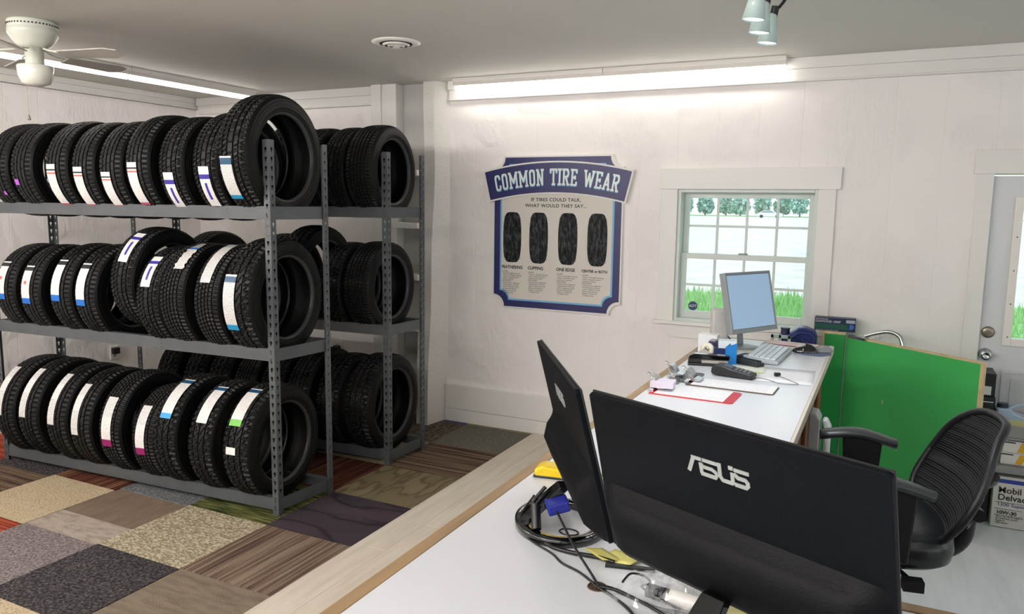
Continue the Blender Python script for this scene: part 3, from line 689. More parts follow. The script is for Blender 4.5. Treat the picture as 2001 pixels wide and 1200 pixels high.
shelf_row(.103, [
 (-5.22, .345, .2, 0, ('tx', 122, 180, -.03, .055)), (-4.99, .345, .2, 0, ('tx', 120, 178, -.03, .055)), (-4.73, .34, .2, 0, ('tx', 120, 180, -.03, .055)), (-4.52, .335, .2, 0, ('tx', 128, 186, -.03, .055)),
 (-4.26, .338, .2, 3, ('mg', 140, 193, -.01, .075)), (-4.00, .31, .2, 3, ('mg', 135, 192, -.01, .07), dict(lean=-2)), (-3.80, .345, .2, 2, ('sk', 106, 155, .0, .08)), (-3.53, .34, .2, 2, ('hb', 108, 153, .0, .075)),
 (-3.26, .345, .21, 2, ('gn', 107, 152, -.02, .08), dict(extra=(172, 179, -.02, .065, 'white'), say='green ended sticker and small white tag'))],
 'bottom tier front rack', 'tires on the bottom tier of the front rack')
def ymid2(X): return 4.21+(X+2.992)*.0454+.20
CH2 = .2
def row2(zb, rows, where, grp):
    for i, q in enumerate(rows):
        X, R_, W_, st, say = q[:5]; yaw = q[5] if len(q) > 5 else 3; dz = q[6] if len(q) > 6 else 0
        tire(X, ymid2(X), zb+sqrt(R_*R_-.04)-R_+dz, R_, W_, yaw, st, 'black tire, %s, %s' % (where, say), grp)
row2(1.77, [(-3.87, .325, .2, 2, 'mostly hidden behind the big front tire'), (-3.60, .31, .2, 3, 'second from the right'), (-3.17, .315, .22, 3, 'rightmost, its sidewall facing the counter', 5), (-3.37, .31, .19, 1, 'pressed against the rightmost tire')], 'top tier rear rack', 'tires on the top tier of the rear rack')
row2(.977, [(-4.68, .33, .2, 0, 'seen above a raised front tire'), (-4.0, .33, .2, 2, 'behind the last front tire'), (-3.74, .36, .21, 2, 'tall one behind the rear post'), (-3.42, .31, .2, 2, 'second from the right'), (-3.19, .315, .22, 3, 'rightmost, its sidewall facing the counter')], 'middle tier rear rack', 'tires on the middle tier of the rear rack')
row2(.103, [(-4.92, .36, .22, 2, 'coarse tread, leftmost below middle beam'), (-4.66, .35, .22, 2, 'coarse tread, second below middle beam'), (-4.42, .35, .22, 2, 'coarse tread, third below middle beam'), (-4.18, .34, .22, 3, 'fourth from the left, deep in shadow'),
            (-3.93, .34, .22, 1, 'fifth from the left, deep in shadow'), (-3.68, .35, .22, 1, 'plain dark one behind the rear post'), (-3.43, .34, .21, 2, 'second from the right, tread in shadow'), (-3.18, .35, .22, 2, 'rightmost, its sidewall facing the counter')], 'bottom tier rear rack', 'tires on the bottom tier of the rear rack')

# ------------------------------------------------------------------ outlets
def outlet(M, label):
    t = tag(empty('power_outlet', (0, 0, 0)), label, 'power outlet', 'white wall power outlets'); t.matrix_world = M
    MB().box(-.04, .04, -.012, 0, -.06, .06).build('cover_plate', FIXT, t, bevel=.004)
    mb = MB()
    for z in (-.028, .028): mb.cyl((0, -.0135, z), (0, -.011, z), .017, 20)
    mb.build('sockets', mat('socket', 'C9C7C0', .4), t)
    mb = MB()
    for z in (-.028, .028): mb.box(-.008, -.005, -.0145, -.013, z-.005, z+.006); mb.box(.005, .008, -.0145, -.013, z-.005, z+.006)
    mb.build('slots', INK, t); return t
o = outlet(T((XL, 4.386, .47)) @ Matrix.Rotation(pi/2, 4, 'Z'), 'white power outlet box with black plug on the left wall')
MB().box(-.03, .03, -.05, -.012, -.01, .045).build('plug', BLACKP, o, bevel=.005)
o = outlet(T((-4.37, YB, .50)), 'white power outlet box with black plug on the back wall')
MB().box(-.03, .03, -.05, -.012, -.045, .03).build('plug', BLACKP, o, bevel=.005)

# ------------------------------------------------------------------ sign
sg = thing('wall_sign', 'navy bordered COMMON TIRE WEAR sign hanging on the back wall', 'sign', (-2.272, YB-.001, 1.58))
SNAVY = mat('sign_navy', '2B2D63', .4); SBLUE = mat('sign_blue', '76B3DC', .4); SCRM = mat('sign_cream', 'D8D3C9', .45); SEDGE = mat('sign_edge', 'E8E6E0', .5)
def notch(hw, zt, zb, r, n=8):
    p = []
    for (cx, cz, a0) in ((hw, zt, 180), (-hw, zt, 270), (-hw, zb, 0), (hw, zb, 90)):
        for i in range(n+1):
            a = radians(a0+90-90*i/n+0) if False else radians(a0+90*(1-i/n))
            p.append((cx+r*cos(a), cz+r*sin(a)))
    return p
# travel order: right-top notch from bottom to top, etc.
def outline(hw, zt, zb, r):
    p = []
    n = 8
    p += [(hw-r*sin(radians(90*i/n)), zt-r*cos(radians(90*i/n))) for i in range(n+1)]       # concave right top: from (hw, zt-r) to (hw-r, zt)
    p += [(-hw+r*cos(radians(90*i/n)), zt-r*sin(radians(90*i/n))) for i in range(n+1)]
    p += [(-hw+r*sin(radians(90*i/n)), zb+r*cos(radians(90*i/n))) for i in range(n+1)]
    p += [(hw-r*cos(radians(90*i/n)), zb+r*sin(radians(90*i/n))) for i in range(n+1)]
    return p
zt, zb_ = 2.172-1.58, .995-1.58
MB().prism(outline(.528, zt, zb_, .085), -.028, 0, 'y').build('backing_board', SEDGE, sg)
MB().prism(outline(.518, zt-.012, zb_+.012, .092), -.030, -.028, 'y').build('navy_border', SNAVY, sg)
MB().prism(outline(.466, zt-.062, zb_+.062, .075), -.0312, -.030, 'y').build('light_blue_line', SBLUE, sg)
MB().prism(outline(.452, zt-.076, zb_+.076, .072), -.0324, -.0312, 'y').build('cream_panel', SCRM, sg)
def arc_pt(s, t):  # s along -0.6..0.6 , t height offset
    R2 = 2.55; a = s/R2; zc = (2.118-1.58)
    return ((R2+t)*sin(a), zc-R2+(R2+t)*cos(a))
def band(w, t0, t1, d0, d1, name, m, par):
    up = [arc_pt(-w+2*w*i/24, t1) for i in range(25)]; dn = [arc_pt(w-2*w*i/24, t0) for i in range(25)]
    return MB().prism(up+dn, d0, d1, 'y').build(name, m, par)
bn = band(.612, -.232, .012, -.05, -.0324, 'banner', SEDGE, sg)
band(.600, -.220, .000, -.052, -.05, 'banner_face', SNAVY, bn)
# slab serif letters by strokes, in unit boxes (width, strokes)
def strokes(ch):
    A = lambda cx, cy, rx, ry, a0, a1, n=10: [(cx+rx*cos(radians(a0+(a1-a0)*i/n)), cy+ry*sin(radians(a0+(a1-a0)*i/n))) for i in range(n+1)]
    O = [(.12, .22)]+A(.33, .2, .21, .14, 180, 360)[1:]+A(.33, .8, .21, .14, 0, 180)+[(.12, .22)]
    D = {
     'C': (.62, [[(.54, .72)]+A(.33, .78, .21, .16, 0, 180)+A(.33, .22, .21, .16, 180, 360)+[(.54, .30)]]),
     'O': (.66, [O]),
     'M': (.92, [[(.14, .06), (.14, .94), (.46, .35), (.78, .94), (.78, .06)], [(.0, .06), (.28, .06)], [(.64, .06), (.92, .06)], [(.0, .94), (.2, .94)], [(.72, .94), (.92, .94)]]),
     'N': (.72, [[(.14, .06), (.14, .94), (.58, .06), (.58, .94)], [(.0, .06), (.28, .06)], [(.0, .94), (.2, .94)], [(.46, .94), (.72, .94)]]),
     'T': (.66, [[(.33, .06), (.33, .94)], [(.04, .76), (.04, .94), (.62, .94), (.62, .76)], [(.18, .06), (.48, .06)]]),
     'I': (.32, [[(.16, .06), (.16, .94)], [(.0, .06), (.32, .06)], [(.0, .94), (.32, .94)]]),
     'R': (.70, [[(.14, .06), (.14, .94), (.40, .94)]+A(.40, .73, .17, .21, 90, -90)+[(.14, .50)], [(.34, .50), (.56, .06)], [(.0, .06), (.28, .06)], [(.46, .06), (.70, .06)], [(.0, .94), (.14, .94)]]),
     'E': (.62, [[(.56, .22), (.56, .06), (.14, .06), (.14, .94), (.54, .94), (.54, .78)], [(.14, .5), (.42, .5)], [(.42, .42), (.42, .58)], [(.0, .06), (.14, .06)], [(.0, .94), (.14, .94)]]),
     'W': (1.0, [[(.12, .94), (.30, .06), (.50, .80), (.70, .06), (.88, .94)], [(.0, .94), (.24, .94)], [(.76, .94), (1.0, .94)]]),
     'A': (.72, [[(.12, .06), (.36, .94), (.60, .06)], [(.22, .32), (.50, .32)], [(.0, .06), (.24, .06)], [(.48, .06), (.72, .06)]]), ' ': (.42, [])}
    return D[ch]
def wordmark(word, total, H, t0, d0, d1, m, name, par, th=.17):
    ws = sum(strokes(c)[0]+.12 for c in word)-.12; k = total/ws; cur = -total/2; mb = MB()
    def seg(a, b, ex0, ex1):
        a = Vector(a); b = Vector(b); d = b-a
        if d.length < 1e-6: return
        d.normalize(); n_ = Vector((-d.y, d.x)); a = a-d*ex0; b = b+d*ex1
        tx = th*.5*(1.0 if abs(d.y) > .5 else .62)
        q = [a+n_*tx, b+n_*tx, b-n_*tx, a-n_*tx]
        pts = [arc_pt(cur+p.x*k, t0+p.y*H) for p in reversed(q)]
        mb.prism(pts, d0-.00004*(len(mb.f) % 11), d1, 'y')
    for c in word:
        w, st_ = strokes(c)
        for pl in st_:
            for i in range(len(pl)-1): seg(pl[i], pl[i+1], .03, .03)
        cur += (w+.12)*k
    return mb.build(name, m, par)
wordmark('COMMON TIRE WEAR', 1.06, .125, -.174, -.0528, -.052, SBLUE, 'letter_shadow', bn, .19)
wordmark('COMMON TIRE WEAR', 1.06, .125, -.168, -.0545, -.0528, mat('sign_letters', 'E4EFEA', .4), 'lettering', bn, .16)
SM2 = lambda x, z: T((x, -.0327, z)) @ RX90
text('subtitle', 'IF TIRES COULD TALK,\nWHAT WOULD THEY SAY...', .036, SM2(0, .25), INK, sg, 'CENTER', sx=1.05, space=1.08, line=1.25, bold=.0006)
TP = noisecol('printed_tire', [(.38, '0C0D0F'), (.5, '1E2022'), (.62, '484C4E')], 55, (1, 1, .35), rough=.5, bump=0)
for i, (nm, x, cau) in enumerate((('FEATHERING', -.36, '- Improper alignment (toe)\n- Worn or damaged steering\n  and/or suspension parts\n- Hard cornering'), ('CUPPING', -.135, '- Worn or damaged steering\n  and/or suspension parts\n- Improper balancing'), ('ONE EDGE', .105, '- Worn or damaged steering\n  and/or suspension parts\n- Improper cornering'), ('CENTER or BOTH', .34, '- Worn or damaged steering\n  and/or suspension parts\n- Improper inflation'))):
    pr = [(.078*abs(cos(a))**.45*(1 if cos(a) > 0 else -1), .195*abs(sin(a))**.75*(1 if sin(a) > 0 else -1)) for a in [2*pi*k/40+.01 for k in range(40)]]
    pt_ = MB().prism([(x+a, -.03+b_) for a, b_ in pr], -.0335, -.0324, 'y').build('printed_tire', TP, sg)
    mb = MB()
    for g in (-.034, -.008, .02, .046):
        mb.prism([(x+g+.004*0, -.03-.17), (x+g+.004, -.03-.17), (x+g+.004, -.03+.17), (x+g, -.03+.17)], -.0339, -.0335, 'y')
    for k in range(22):
        zz = -.03-.165+k*.015; mb.box(x+.05, x+.072, -.0339, -.0335, zz, zz+.004); mb.box(x-.072, x-.045, -.0339, -.0335, zz+.006, zz+.009)
    mb.build('tread_lines', mat('print_black', '060607', .5), pt_)
    text('heading', nm, .034 if i < 3 else .028, SM2(x-.088-(.03 if i == 3 else 0), -.273), INK, sg, sx=.92, bold=.0009)
    text('fine_print', 'CAUSES:\n'+cau+'\nSOLUTIONS:\n- Check/correct alignment\n- Check/replace steering\n  and/or suspension parts\n- Recommend balance\n- Repair or trade tire\n  or replace tires', .0145, SM2(x-.085-(.03 if i == 3 else 0), -.30), mat('print_grey', '55555A', .5), sg, line=1.05)

# ------------------------------------------------------------------ counter
ZT = 1.07
WOODP = noisecol('rough_plywood', [(.3, '4A2E1E'), (.5, '7D5638'), (.7, 'A27B55')], 7, (6, 6, .5), rough=.7, bump=.5, bs=40)
ct = thing('service_counter', 'white L-shaped service counter with raw wood edging', 'counter', (0, 0, 0))
Lp = [(-.835, .62), (1.9, .62), (1.9, 1.505), (-.245, 1.505), (-.245, 4.375), (-.835, 4.375)]
MB().prism(Lp, ZT-.035, ZT, 'z').build('worktop', LAMW, ct, bevel=.0015)
mb = MB(); mb.box(-.868, -.835, .6, 4.39, ZT-.04, ZT+.001); mb.box(-.835, -.245, 4.375, 4.39, ZT-.04, ZT+.001); mb.box(-.245, 1.9, 1.512, 1.54, ZT-.04, ZT+.001)
mb.build('wood_edging', WOODE, ct, bevel=.002)
MB().box(-.2455, -.236, 1.54, 4.39, ZT-.03, ZT+.0015).build('white_edge_strip', LAMW, ct)
MB().box(-.236, -.224, 1.54, 4.39, ZT-.04, ZT+.001).build('pale_edging', mat('pale_edge', 'CFC5B8', .5), ct, bevel=.002)
mb = MB(); mb.box(-.82, -.80, .66, 4.35, .013, ZT-.035); mb.box(-.29, -.27, 1.5, 4.35, .005, ZT-.035); mb.box(-.80, -.29, 4.33, 4.35, .005, ZT-.035); mb.box(-.29, 1.88, 1.46, 1.48, .005, ZT-.035); mb.box(-.80, 1.88, .66, .68, .005, ZT-.035)
for y in (2.1, 2.7, 3.3, 3.9): mb.box(-.27, -.255, y, y+.05, .005, ZT-.04)
mb.build('plywood_body', WOODP, ct)
gm = MB().lathe([(.0155, 0), (.017, .0022), (.019, .0015), (.0195, 0.0)], 28, M=T((-.459, 1.327, ZT)), closed=False)
gm.lathe([(0, .0006), (.0155, .0008)], 28, M=T((-.459, 1.327, ZT))); gm.build('cable_hole', mat('grommet_hole', '4A3520', .6), ct)

# ------------------------------------------------------------------ monitors
SCRN = mat('screen_off', '0B0D10', .1); MBK = mat('monitor_back', '070A0F', .5, bump=.15, bscale=300, spec=.12)
LOGO = mat('logo_silver', 'A8ADA8', .35, metal=.3)
def basis(ctr, yaw, tilt):
    a = yaw; ex = Vector((cos(a), sin(a), 0)); n = Vector((sin(a), -cos(a), 0)); ez = Vector((0, 0, 1))
    ez2 = ez*cos(tilt)+n*sin(tilt); ny = ez2.cross(ex)   # ny = away from viewer
    return Matrix(((ex.x, ny.x, ez2.x, ctr[0]), (ex.y, ny.y, ez2.y, ctr[1]), (ex.z, ny.z, ez2.z, ctr[2]), (0, 0, 0, 1)))
def logo_mesh(w):
    mb = MB(); k = w/4.15
    def poly(p): mb.prism([(a*k, b*k) for a, b in p], -.0012-.00004*(len(mb.f) % 11), 0, 'y')
    def pl(pts, th=.26):
        for i in range(len(pts)-1):
            a = Vector(pts[i]); b_ = Vector(pts[i+1]); d = (b_-a).normalized(); n_ = Vector((-d.y, d.x))*th/2; a = a-d*.06; b_ = b_+d*.06
            poly([a+n_, a-n_, b_-n_, b_+n_])
    pl([(.13, .08), (.50, .98)]); pl([(.42, 1.0), (1.0, 1.0)], .22)
    pl([(.98, .72), (1.02, .16)], .24); pl([(1.02, .10), (1.95, .10)], .24); pl([(1.98, .14), (2.08, .34)], .22); pl([(2.02, .42), (1.75, .56), (1.2, .56)], .22); pl([(1.2, .56), (1.02, .72)], .18)
    pl([(1.18, 1.0), (2.12, 1.0)], .22)
    pl([(2.28, 1.08), (2.28, .32), (2.42, .12)], .24); pl([(2.45, .10), (3.05, .10)], .24); pl([(3.10, .12), (3.10, .72)], .24); pl([(3.02, .98), (3.02, 1.1)], .3)
    pl([(3.28, 1.0), (4.12, 1.0)], .22); pl([(3.25, .72), (3.45, .56), (3.92, .56), (4.06, .40), (4.06, .25), (3.94, .10)], .24); pl([(3.28, .10), (3.92, .10)], .24)
    return mb
def asus(M, label, base_z):
    t = tag(empty('computer_monitor', (0, 0, 0)), label, 'monitor', 'two black monitors on the near counter'); t.matrix_world = M
    w, h_ = .27, .16
    # panel body: thin, back faces -Y (towards viewer)
    MB().prism([(-w+.006, -h_), (w-.006, -h_), (w, -h_+.006), (w, h_-.006), (w-.006, h_), (-w+.006, h_), (-w, h_-.006), (-w, -h_+.006)], .001, .011, 'y').build('rear_shell', MBK, t, bevel=.002)
    MB().prism([(-w, -h_), (w, -h_), (w, h_), (-w, h_)], .011, .016, 'y').build('bezel', BLACKP, t, bevel=.002)
    MB().box(-w+.012, w-.012, .0155, .0168, -h_+.018, h_-.012).build('screen', SCRN, t)
    # bulged lower housing
    def hs(u, v):
        x = -w+.004+(2*w-.008)*u; e = min(1, min(u, 1-u)/.10); e = e*e*(3-2*e)
        prof_ = [(-h_+.002, 0), (-h_+.004, .018), (-h_+.03, .036), (-.075, .044), (-.045, .030), (-.030, .012), (-.018, 0)]
        k = v*(len(prof_)-1); i = min(len(prof_)-2, int(k)); q = k-i
        z = prof_[i][0]*(1-q)+prof_[i+1][0]*q; d = prof_[i][1]*(1-q)+prof_[i+1][1]*q
        return (x, -d*(.25+.75*e)*(1 if e > 0 else 0)+.002, z)
    MB().grid(lambda u, v: hs(1-u, v), 40, 12).build('lower_housing', mat('housing_black', '07080B', .5, bump=.2, bscale=200, spec=.12), t)
    lg = logo_mesh(.116).build('brand_logo', LOGO, t); lg.matrix_parent_inverse = Matrix(); lg.location = (-.060, .0008, .066)
    # stand: neck + ring foot, in world-vertical frame
    Mi = M.inverted(); c = M.translation
    back = M.to_3x3() @ Vector((0, -1, 0)); back.z = 0; back.normalize(); side = Vector((-back.y, back.x, 0))
    foot_c = Vector((c.x, c.y, 0))+back*.012
    mb = MB(); n = 48; ro = (.125, .105); ri = (.100, .080)
    vs = []
    for i in range(n):
        a = 2*pi*i/n
        for (rx, ry, z) in ((ro[0], ro[1], base_z), (ro[0], ro[1], base_z+.015), (ro[0]-.003, ro[1]-.003, base_z+.018), (ri[0]+.002, ri[1]+.002, base_z+.018), (ri[0], ri[1], base_z+.015), (ri[0], ri[1], base_z)):
            p = foot_c+side*rx*cos(a)+back*ry*sin(a); vs.append(Mi @ Vector((p.x, p.y, z)))
    fs = [(i*6+j, ((i+1) % n)*6+j, ((i+1) % n)*6+(j+1) % 6, i*6+(j+1) % 6) for i in range(n) for j in range(6)]
    mb.add(vs, fs, 0, True); mb.build('stand_foot', GLOSSB, t)
    mb = MB()
    top = M @ Vector((0, -.035, -.125)); bot = foot_c+back*.094; bot.z = base_z+.01
    for s0 in (0,):
        q = []
        for (p, ww, th) in ((bot, .036, .008), (top, .022, .014)):
            for a, b_ in ((-1, -1), (1, -1), (1, 1), (-1, 1)): q.append(Mi @ (p+side*ww*a+back*th*b_))
        mb.add(q, [(0, 1, 2, 3)[::-1], (4, 5, 6, 7), (0, 1, 5, 4), (1, 2, 6, 5), (2, 3, 7, 6), (3, 0, 4, 7)])
    mb.build('stand_neck', GLOSSB, t, bevel=.003)
    return t
m1 = asus(basis((-.624, 1.568, 1.298), radians(-58), radians(14)), 'black monitor seen nearly edge-on at left, standing on a glossy ring foot', ZT)
m2 = asus(basis((-.206, 1.194, 1.312), radians(-24.5), radians(14.2)), 'large black monitor in the foreground, its back filling the lower right', ZT)
MB().box(.015, .065, -.090, -.040, -.165, -.140).build('video_plug', mat('vga_blue', '1F2A8C', .35), m1, bevel=.004)
# third monitor on the far end, screen visible
m3 = tag(empty('computer_monitor', (0, 0, 0)), 'small grey monitor with a blank blue screen in front of the window', 'monitor')
M3 = basis((-.623, 4.10, 1.316), radians(61.5), radians(-13)); m3.matrix_world = M3
GRYP = mat('monitor_grey', '8E9497', .4, metal=.1)
mb = MB(); frame(mb, -.185, .185, -.158, .158, -.006, .03, .013, .022); mb.build('bezel', GRYP, m3, bevel=.003)
MB().box(-.175, .175, .0, .028, -.15, .15).build('rear_shell', mat('monitor_shell', '55595C', .5), m3, bevel=.006)
MB().box(-.170, .170, -.003, -.001, -.134, .143).build('screen', mat('screen_blue', '7E97AE', .15, emit=.42), m3)
mi = M3.inverted()
def pw(p): return mi @ Vector(p)
MB().tube([pw((-.655, 4.12, 1.24)), pw((-.675, 4.13, 1.17)), pw((-.67, 4.13, 1.08))], .02, n=12, flat=.6).build('stand_neck', GRYP, m3)
mb = MB(); mb.lathe([(0, .014), (.06, .012), (.1, .004), (.1, 0), (0, 0)], 32, M=mi @ T((-.66, 4.10, ZT))); mb.build('stand_foot', GRYP, m3)

# ------------------------------------------------------------------ things on the counter
def onct(x, y): return (x, y, ZT)
PAPER = mat('paper', 'E6E6EA', .6); PAPT = mat('paper_printed', 'E3E3E7', .6, var=.06, vscale=60)
def clipboard(x, y, rz, board, w, l, label, paper=True, clip=True, z=0, end=.035):
    t = thing('clipboard', label, 'clipboard', (x, y, ZT+z), radians(rz), 'clipboards on the far counter')
    MB().prism([(0, 0), (l-.012, 0), (l, .012), (l, w-.012), (l-.012, w), (0, w)], 0, .004, 'z').build('board', board, t, bevel=.001)
    if paper:
        MB().box(.02, l-end, .006, w-.008, .004, .0055).build('paper_sheet', PAPT, t)
    if clip:
        b = MB().box(-.012, .006, w*.5-.05, w*.5+.05, .004, .012)
        b.prism([(0, .012), (.02, .007), (.05, .012), (.05, .016), (.022, .02), (.004, .05), (-.010, .056), (-.016, .052), (-.004, .036)], w*.5-.03, w*.5+.035, 'y')
        b.tube([(-.012, w*.5-.012, .042), (-.030, w*.5-.012, .06), (-.034, w*.5, .063), (-.030, w*.5+.012, .06), (-.012, w*.5+.012, .042)], .002, n=6)
        b.build('clip', CHROME, t, bevel=.001)
    return t
RED = mat('red_plastic', 'C21F26', .3); BRN = mat('hardboard', '5A463C', .6)
c1 = clipboard(-.808, 2.878, -2, RED, .19, .325, 'red clipboard with a white sheet, lying closest to the near monitors')
MB().box(-.002, .09, .04, .12, .0165, .04, M=RZ(8)).build('note_pad', mat('lilac_paper', 'D9D0E0', .6), c1, bevel=.001)
c2 = clipboard(-.715, 3.098, -2, BRN, .155, .35, 'dark hardboard clipboard with printed sheet, behind the red one', end=.004)
MB().box(.322, .345, .008, .147, .0056, .0062).build('white_end_strip', WHITE, c2)
c3 = clipboard(-.80, 3.135, 2, mat('clear_board', '3A3C3F', .3), .21, .12, 'small dark clipboard with two raised metal clips at the counter edge', paper=False)
def binder(x, y, rz, label):
    t = thing('bulldog_clip', label, 'clip', onct(x, y), radians(rz), 'metal bulldog clips'); t.scale = (.72, .72, .72)
    MB().prism([(-.03, 0.004), (.03, .004), (.012, .045), (.006, .05), (-.006, .05), (-.012, .045)], -.03, .03, 'y').build('jaw', CHROME, t, bevel=.002)
    MB().tube([(-.008, -.012, .04), (-.03, -.012, .075), (-.038, 0, .085), (-.03, .012, .075), (-.008, .012, .04)], .002, n=6).build('wire_handle', CHROME, t)
binder(-.82, 3.06, 20, 'metal bulldog clip standing at the counter edge behind the red clipboard')
binder(-.765, 3.11, -10, 'metal bulldog clip second from the counter edge, over the dark clipboard')
# card terminal
t = thing('card_terminal', 'black card payment terminal lying beside the dark clipboard', 'card terminal', (-.655, 3.335, ZT), radians(-6))
MB().prism([(0, .006), (.17, 0), (.178, .012), (.172, .022), (.09, .036), (.04, .05), (.012, .05), (-.004, .036), (-.006, .016)], 0, .075, 'y').build('body', BLACKP, t, bevel=.005, seg=3)
mb = MB()
for i in range(4):
    for j in range(3): mb.box(-.006, .006, -.007, .007, 0, .003, M=T((.10+i*.017, .018+j*.02, .0345-i*.0031)) @ RYd(9))
mb.build('keypad', mat('keys_grey', '6A6E74', .5), t)
MB().box(-.02, .02, -.028, .028, 0, .002, M=T((.062, .0375, .0435)) @ RYd(15)).build('display', mat('lcd', '39424A', .2), t)
t = thing('charging_cable', 'grey cable with black plug lying on the far counter papers', 'cable', (0, 0, 0))
MB().tube([(-.485, 3.355, ZT+.01), (-.43, 3.36, ZT+.004), (-.36, 3.30, ZT+.004), (-.30, 3.325, ZT+.004), (-.32, 3.365, ZT+.004), (-.39, 3.45, ZT+.006)], .0018, n=6, sub=6).build('cord', mat('cord_grey', '8E8E92', .5), t)
MB().box(-.012, .012, -.01, .01, 0, .016, M=T((-.397, 3.455, ZT+.002)) @ RZ(30)).build('plug', BLACKP, t, bevel=.002)
# stapler / punch
t = thing('hole_punch', 'black desktop hole punch with pale side panel on the far counter', 'hole punch', (-.80, 3.50, ZT), radians(14))
MB().box(0, .185, 0, .06, 0, .012).build('base', BLACKP, t, bevel=.004)
MB().prism([(.0, .012), (.06, .012), (.06, .028), (.185, .028), (.19, .05), (.03, .055), (.004, .045)], .006, .05, 'y').build('lever', GLOSSB, t, bevel=.004)
MB().box(.062, .18, .01, .046, .012, .027).build('punch_bar', mat('punch_bar', 'A9A79F', .4), t, bevel=.002)
# tape dispenser
t = thing('tape_dispenser', 'clear tape roll dispenser behind the black hole punch', 'tape dispenser', (-.80, 3.70, ZT), radians(-20))
CLR = mat('clear_plastic', 'D9D6CC', .15); CLR.node_tree.nodes['Principled BSDF'].inputs['Transmission Weight'].default_value = .5
MB().prism([(0, 0), (.13, 0), (.13, .02), (.09, .03), (.03, .05), (0, .03)], 0, .03, 'y').build('base', CLR, t, bevel=.003)
MB().lathe([(.014, 0), (.035, 0), (.035, .019), (.014, .019)], 28, closed=True, M=T((.045, .005, .045)) @ RXd(-90)).build('tape_roll', mat('tape', 'E6E2CF', .2), t)
# boxes and brochures
t = thing('small_box', 'plain white carton standing at the left edge of the far counter', 'box', (-.835, 3.86, ZT), 0)
MB().box(0, .095, 0, .07, 0, .092).build('carton', PAPER, t, bevel=.002); MB().prism([(.0, .0), (.095, 0), (.10, .05), (.01, .07)], .0925, .0935, 'z').build('top_flap', WHITE, t)
t = thing('business_card_box', 'navy and white small box in front of the grey monitor', 'box', (-.715, 3.66, ZT), radians(10))
MB().box(0, .10, 0, .07, 0, .065).build('carton', mat('navy_box', '22335F', .4), t, bevel=.002); MB().box(.02, .102, -.002, .072, .065, .10).build('lid', mat('lid_white', 'DDE3E8', .4), t, bevel=.002)
t = thing('card_case', 'dark purple card case beside the navy and white box', 'case', (-.755, 3.72, ZT), radians(-5))
MB().box(0, .035, 0, .05, 0, .085).build('case_body', mat('purple_case', '3C3360', .4), t, bevel=.004); MB().box(.003, .032, .003, .047, .085, .09).build('case_top', mat('case_grey', '9DA0A8', .4), t)
t = thing('brochure', 'bright blue folded brochure standing beside the navy box', 'brochure', (-.648, 3.60, ZT), radians(35))
MB().prism([(0, 0), (.055, .0), (.055, .10), (0, .085)], 0, .002, 'y').prism([(0, 0), (.05, .0), (.05, .095), (0, .085)], 0, .002, 'y', M=RZ(40)).build('folded_card', mat('brochure_blue', '1482D2', .35), t)
t = thing('speaker', 'pale grey upright speaker standing behind the grey monitor', 'speaker', (-.80, 4.02, ZT), radians(20))
MB().box(0, .085, 0, .09, 0, .20).build('cabinet', mat('speaker_grey', 'C9C7C4', .5), t, bevel=.012, seg=3); MB().tube([(.085, .03, .06), (.11, .03, .03), (.12, .03, .004)], .004).build('cable', BLACKP, t)
# keyboards
def keyboard(x, y, rz, l, w, body, keym, label):
    t = thing('keyboard', label, 'keyboard', (x, y, ZT+.002), radians(rz), 'keyboards on the far counter')
    MB().prism([(0, 0), (w, 0), (w, .016), (0, .028)], 0, l, 'x').build('case', body, t, bevel=.003)
    mb = MB(); nx = int(l/.019); s_ = (l-.014)/nx
    for i in range(nx):
        for j in range(5):
            yy = .012+j*(w-.024)/5; z = .028-.012*(yy/w)
            mb.box(.008+i*s_, .008+(i+1)*s_-.002, yy, yy+(w-.024)/5-.002, z, z+.007)
    mb.build('keys', keym, t); return t
keyboard(-.555, 4.10, -93, .39, .15, mat('kb_silver', 'AEB6BC', .4), mat('kb_keys', 'D5DCE2', .4), 'pale silver keyboard lying across the far counter')
kb = keyboard(-.635, 3.665, -28, .15, .055, mat('kb_dark', '2A2E33', .4), mat('kb_keys_dark', '1A1C20', .5), 'small black keyboard partly under papers by the silver one')
t = thing('mouse_pad', 'round blue-grey mouse pad at the far end of the counter', 'mouse pad', onct(-.305, 4.12)); MB().lathe([(0, .004), (.082, .004), (.085, .002), (.085, 0), (0, 0)], 40).build('pad', mat('pad_blue', '5F6C86', .7), t)
def mouse(x, y, rz, m, s_, label, z=0):
    t = thing('computer_mouse', label, 'mouse', (x, y, ZT+z), radians(rz), 'computer mice on the far counter')
    MB().grid(lambda u, v: (s_*.06*cos(2*pi*u)*sin(pi/2*v+.0), s_*.034*sin(2*pi*u)*sin(pi/2*v), s_*.036*cos(pi/2*v)*(1+.15*cos(2*pi*u))+.001), 28, 8).build('shell', m, t)
    MB().cyl((-.003+s_*.028, -.004, s_*.03), (s_*.028-.003, .004, s_*.03), .009*s_, 12).build('scroll_wheel', mat('wheel_grey', '5A5A5A', .4), t)
mouse(-.345, 4.11, 10, GLOSSB, 1.05, 'glossy black mouse on the round mouse pad', .004)
mouse(-.262, 4.17, 20, mat('mouse_grey', '8C8F93', .3), .8, 'grey mouse behind the black mouse', .004)
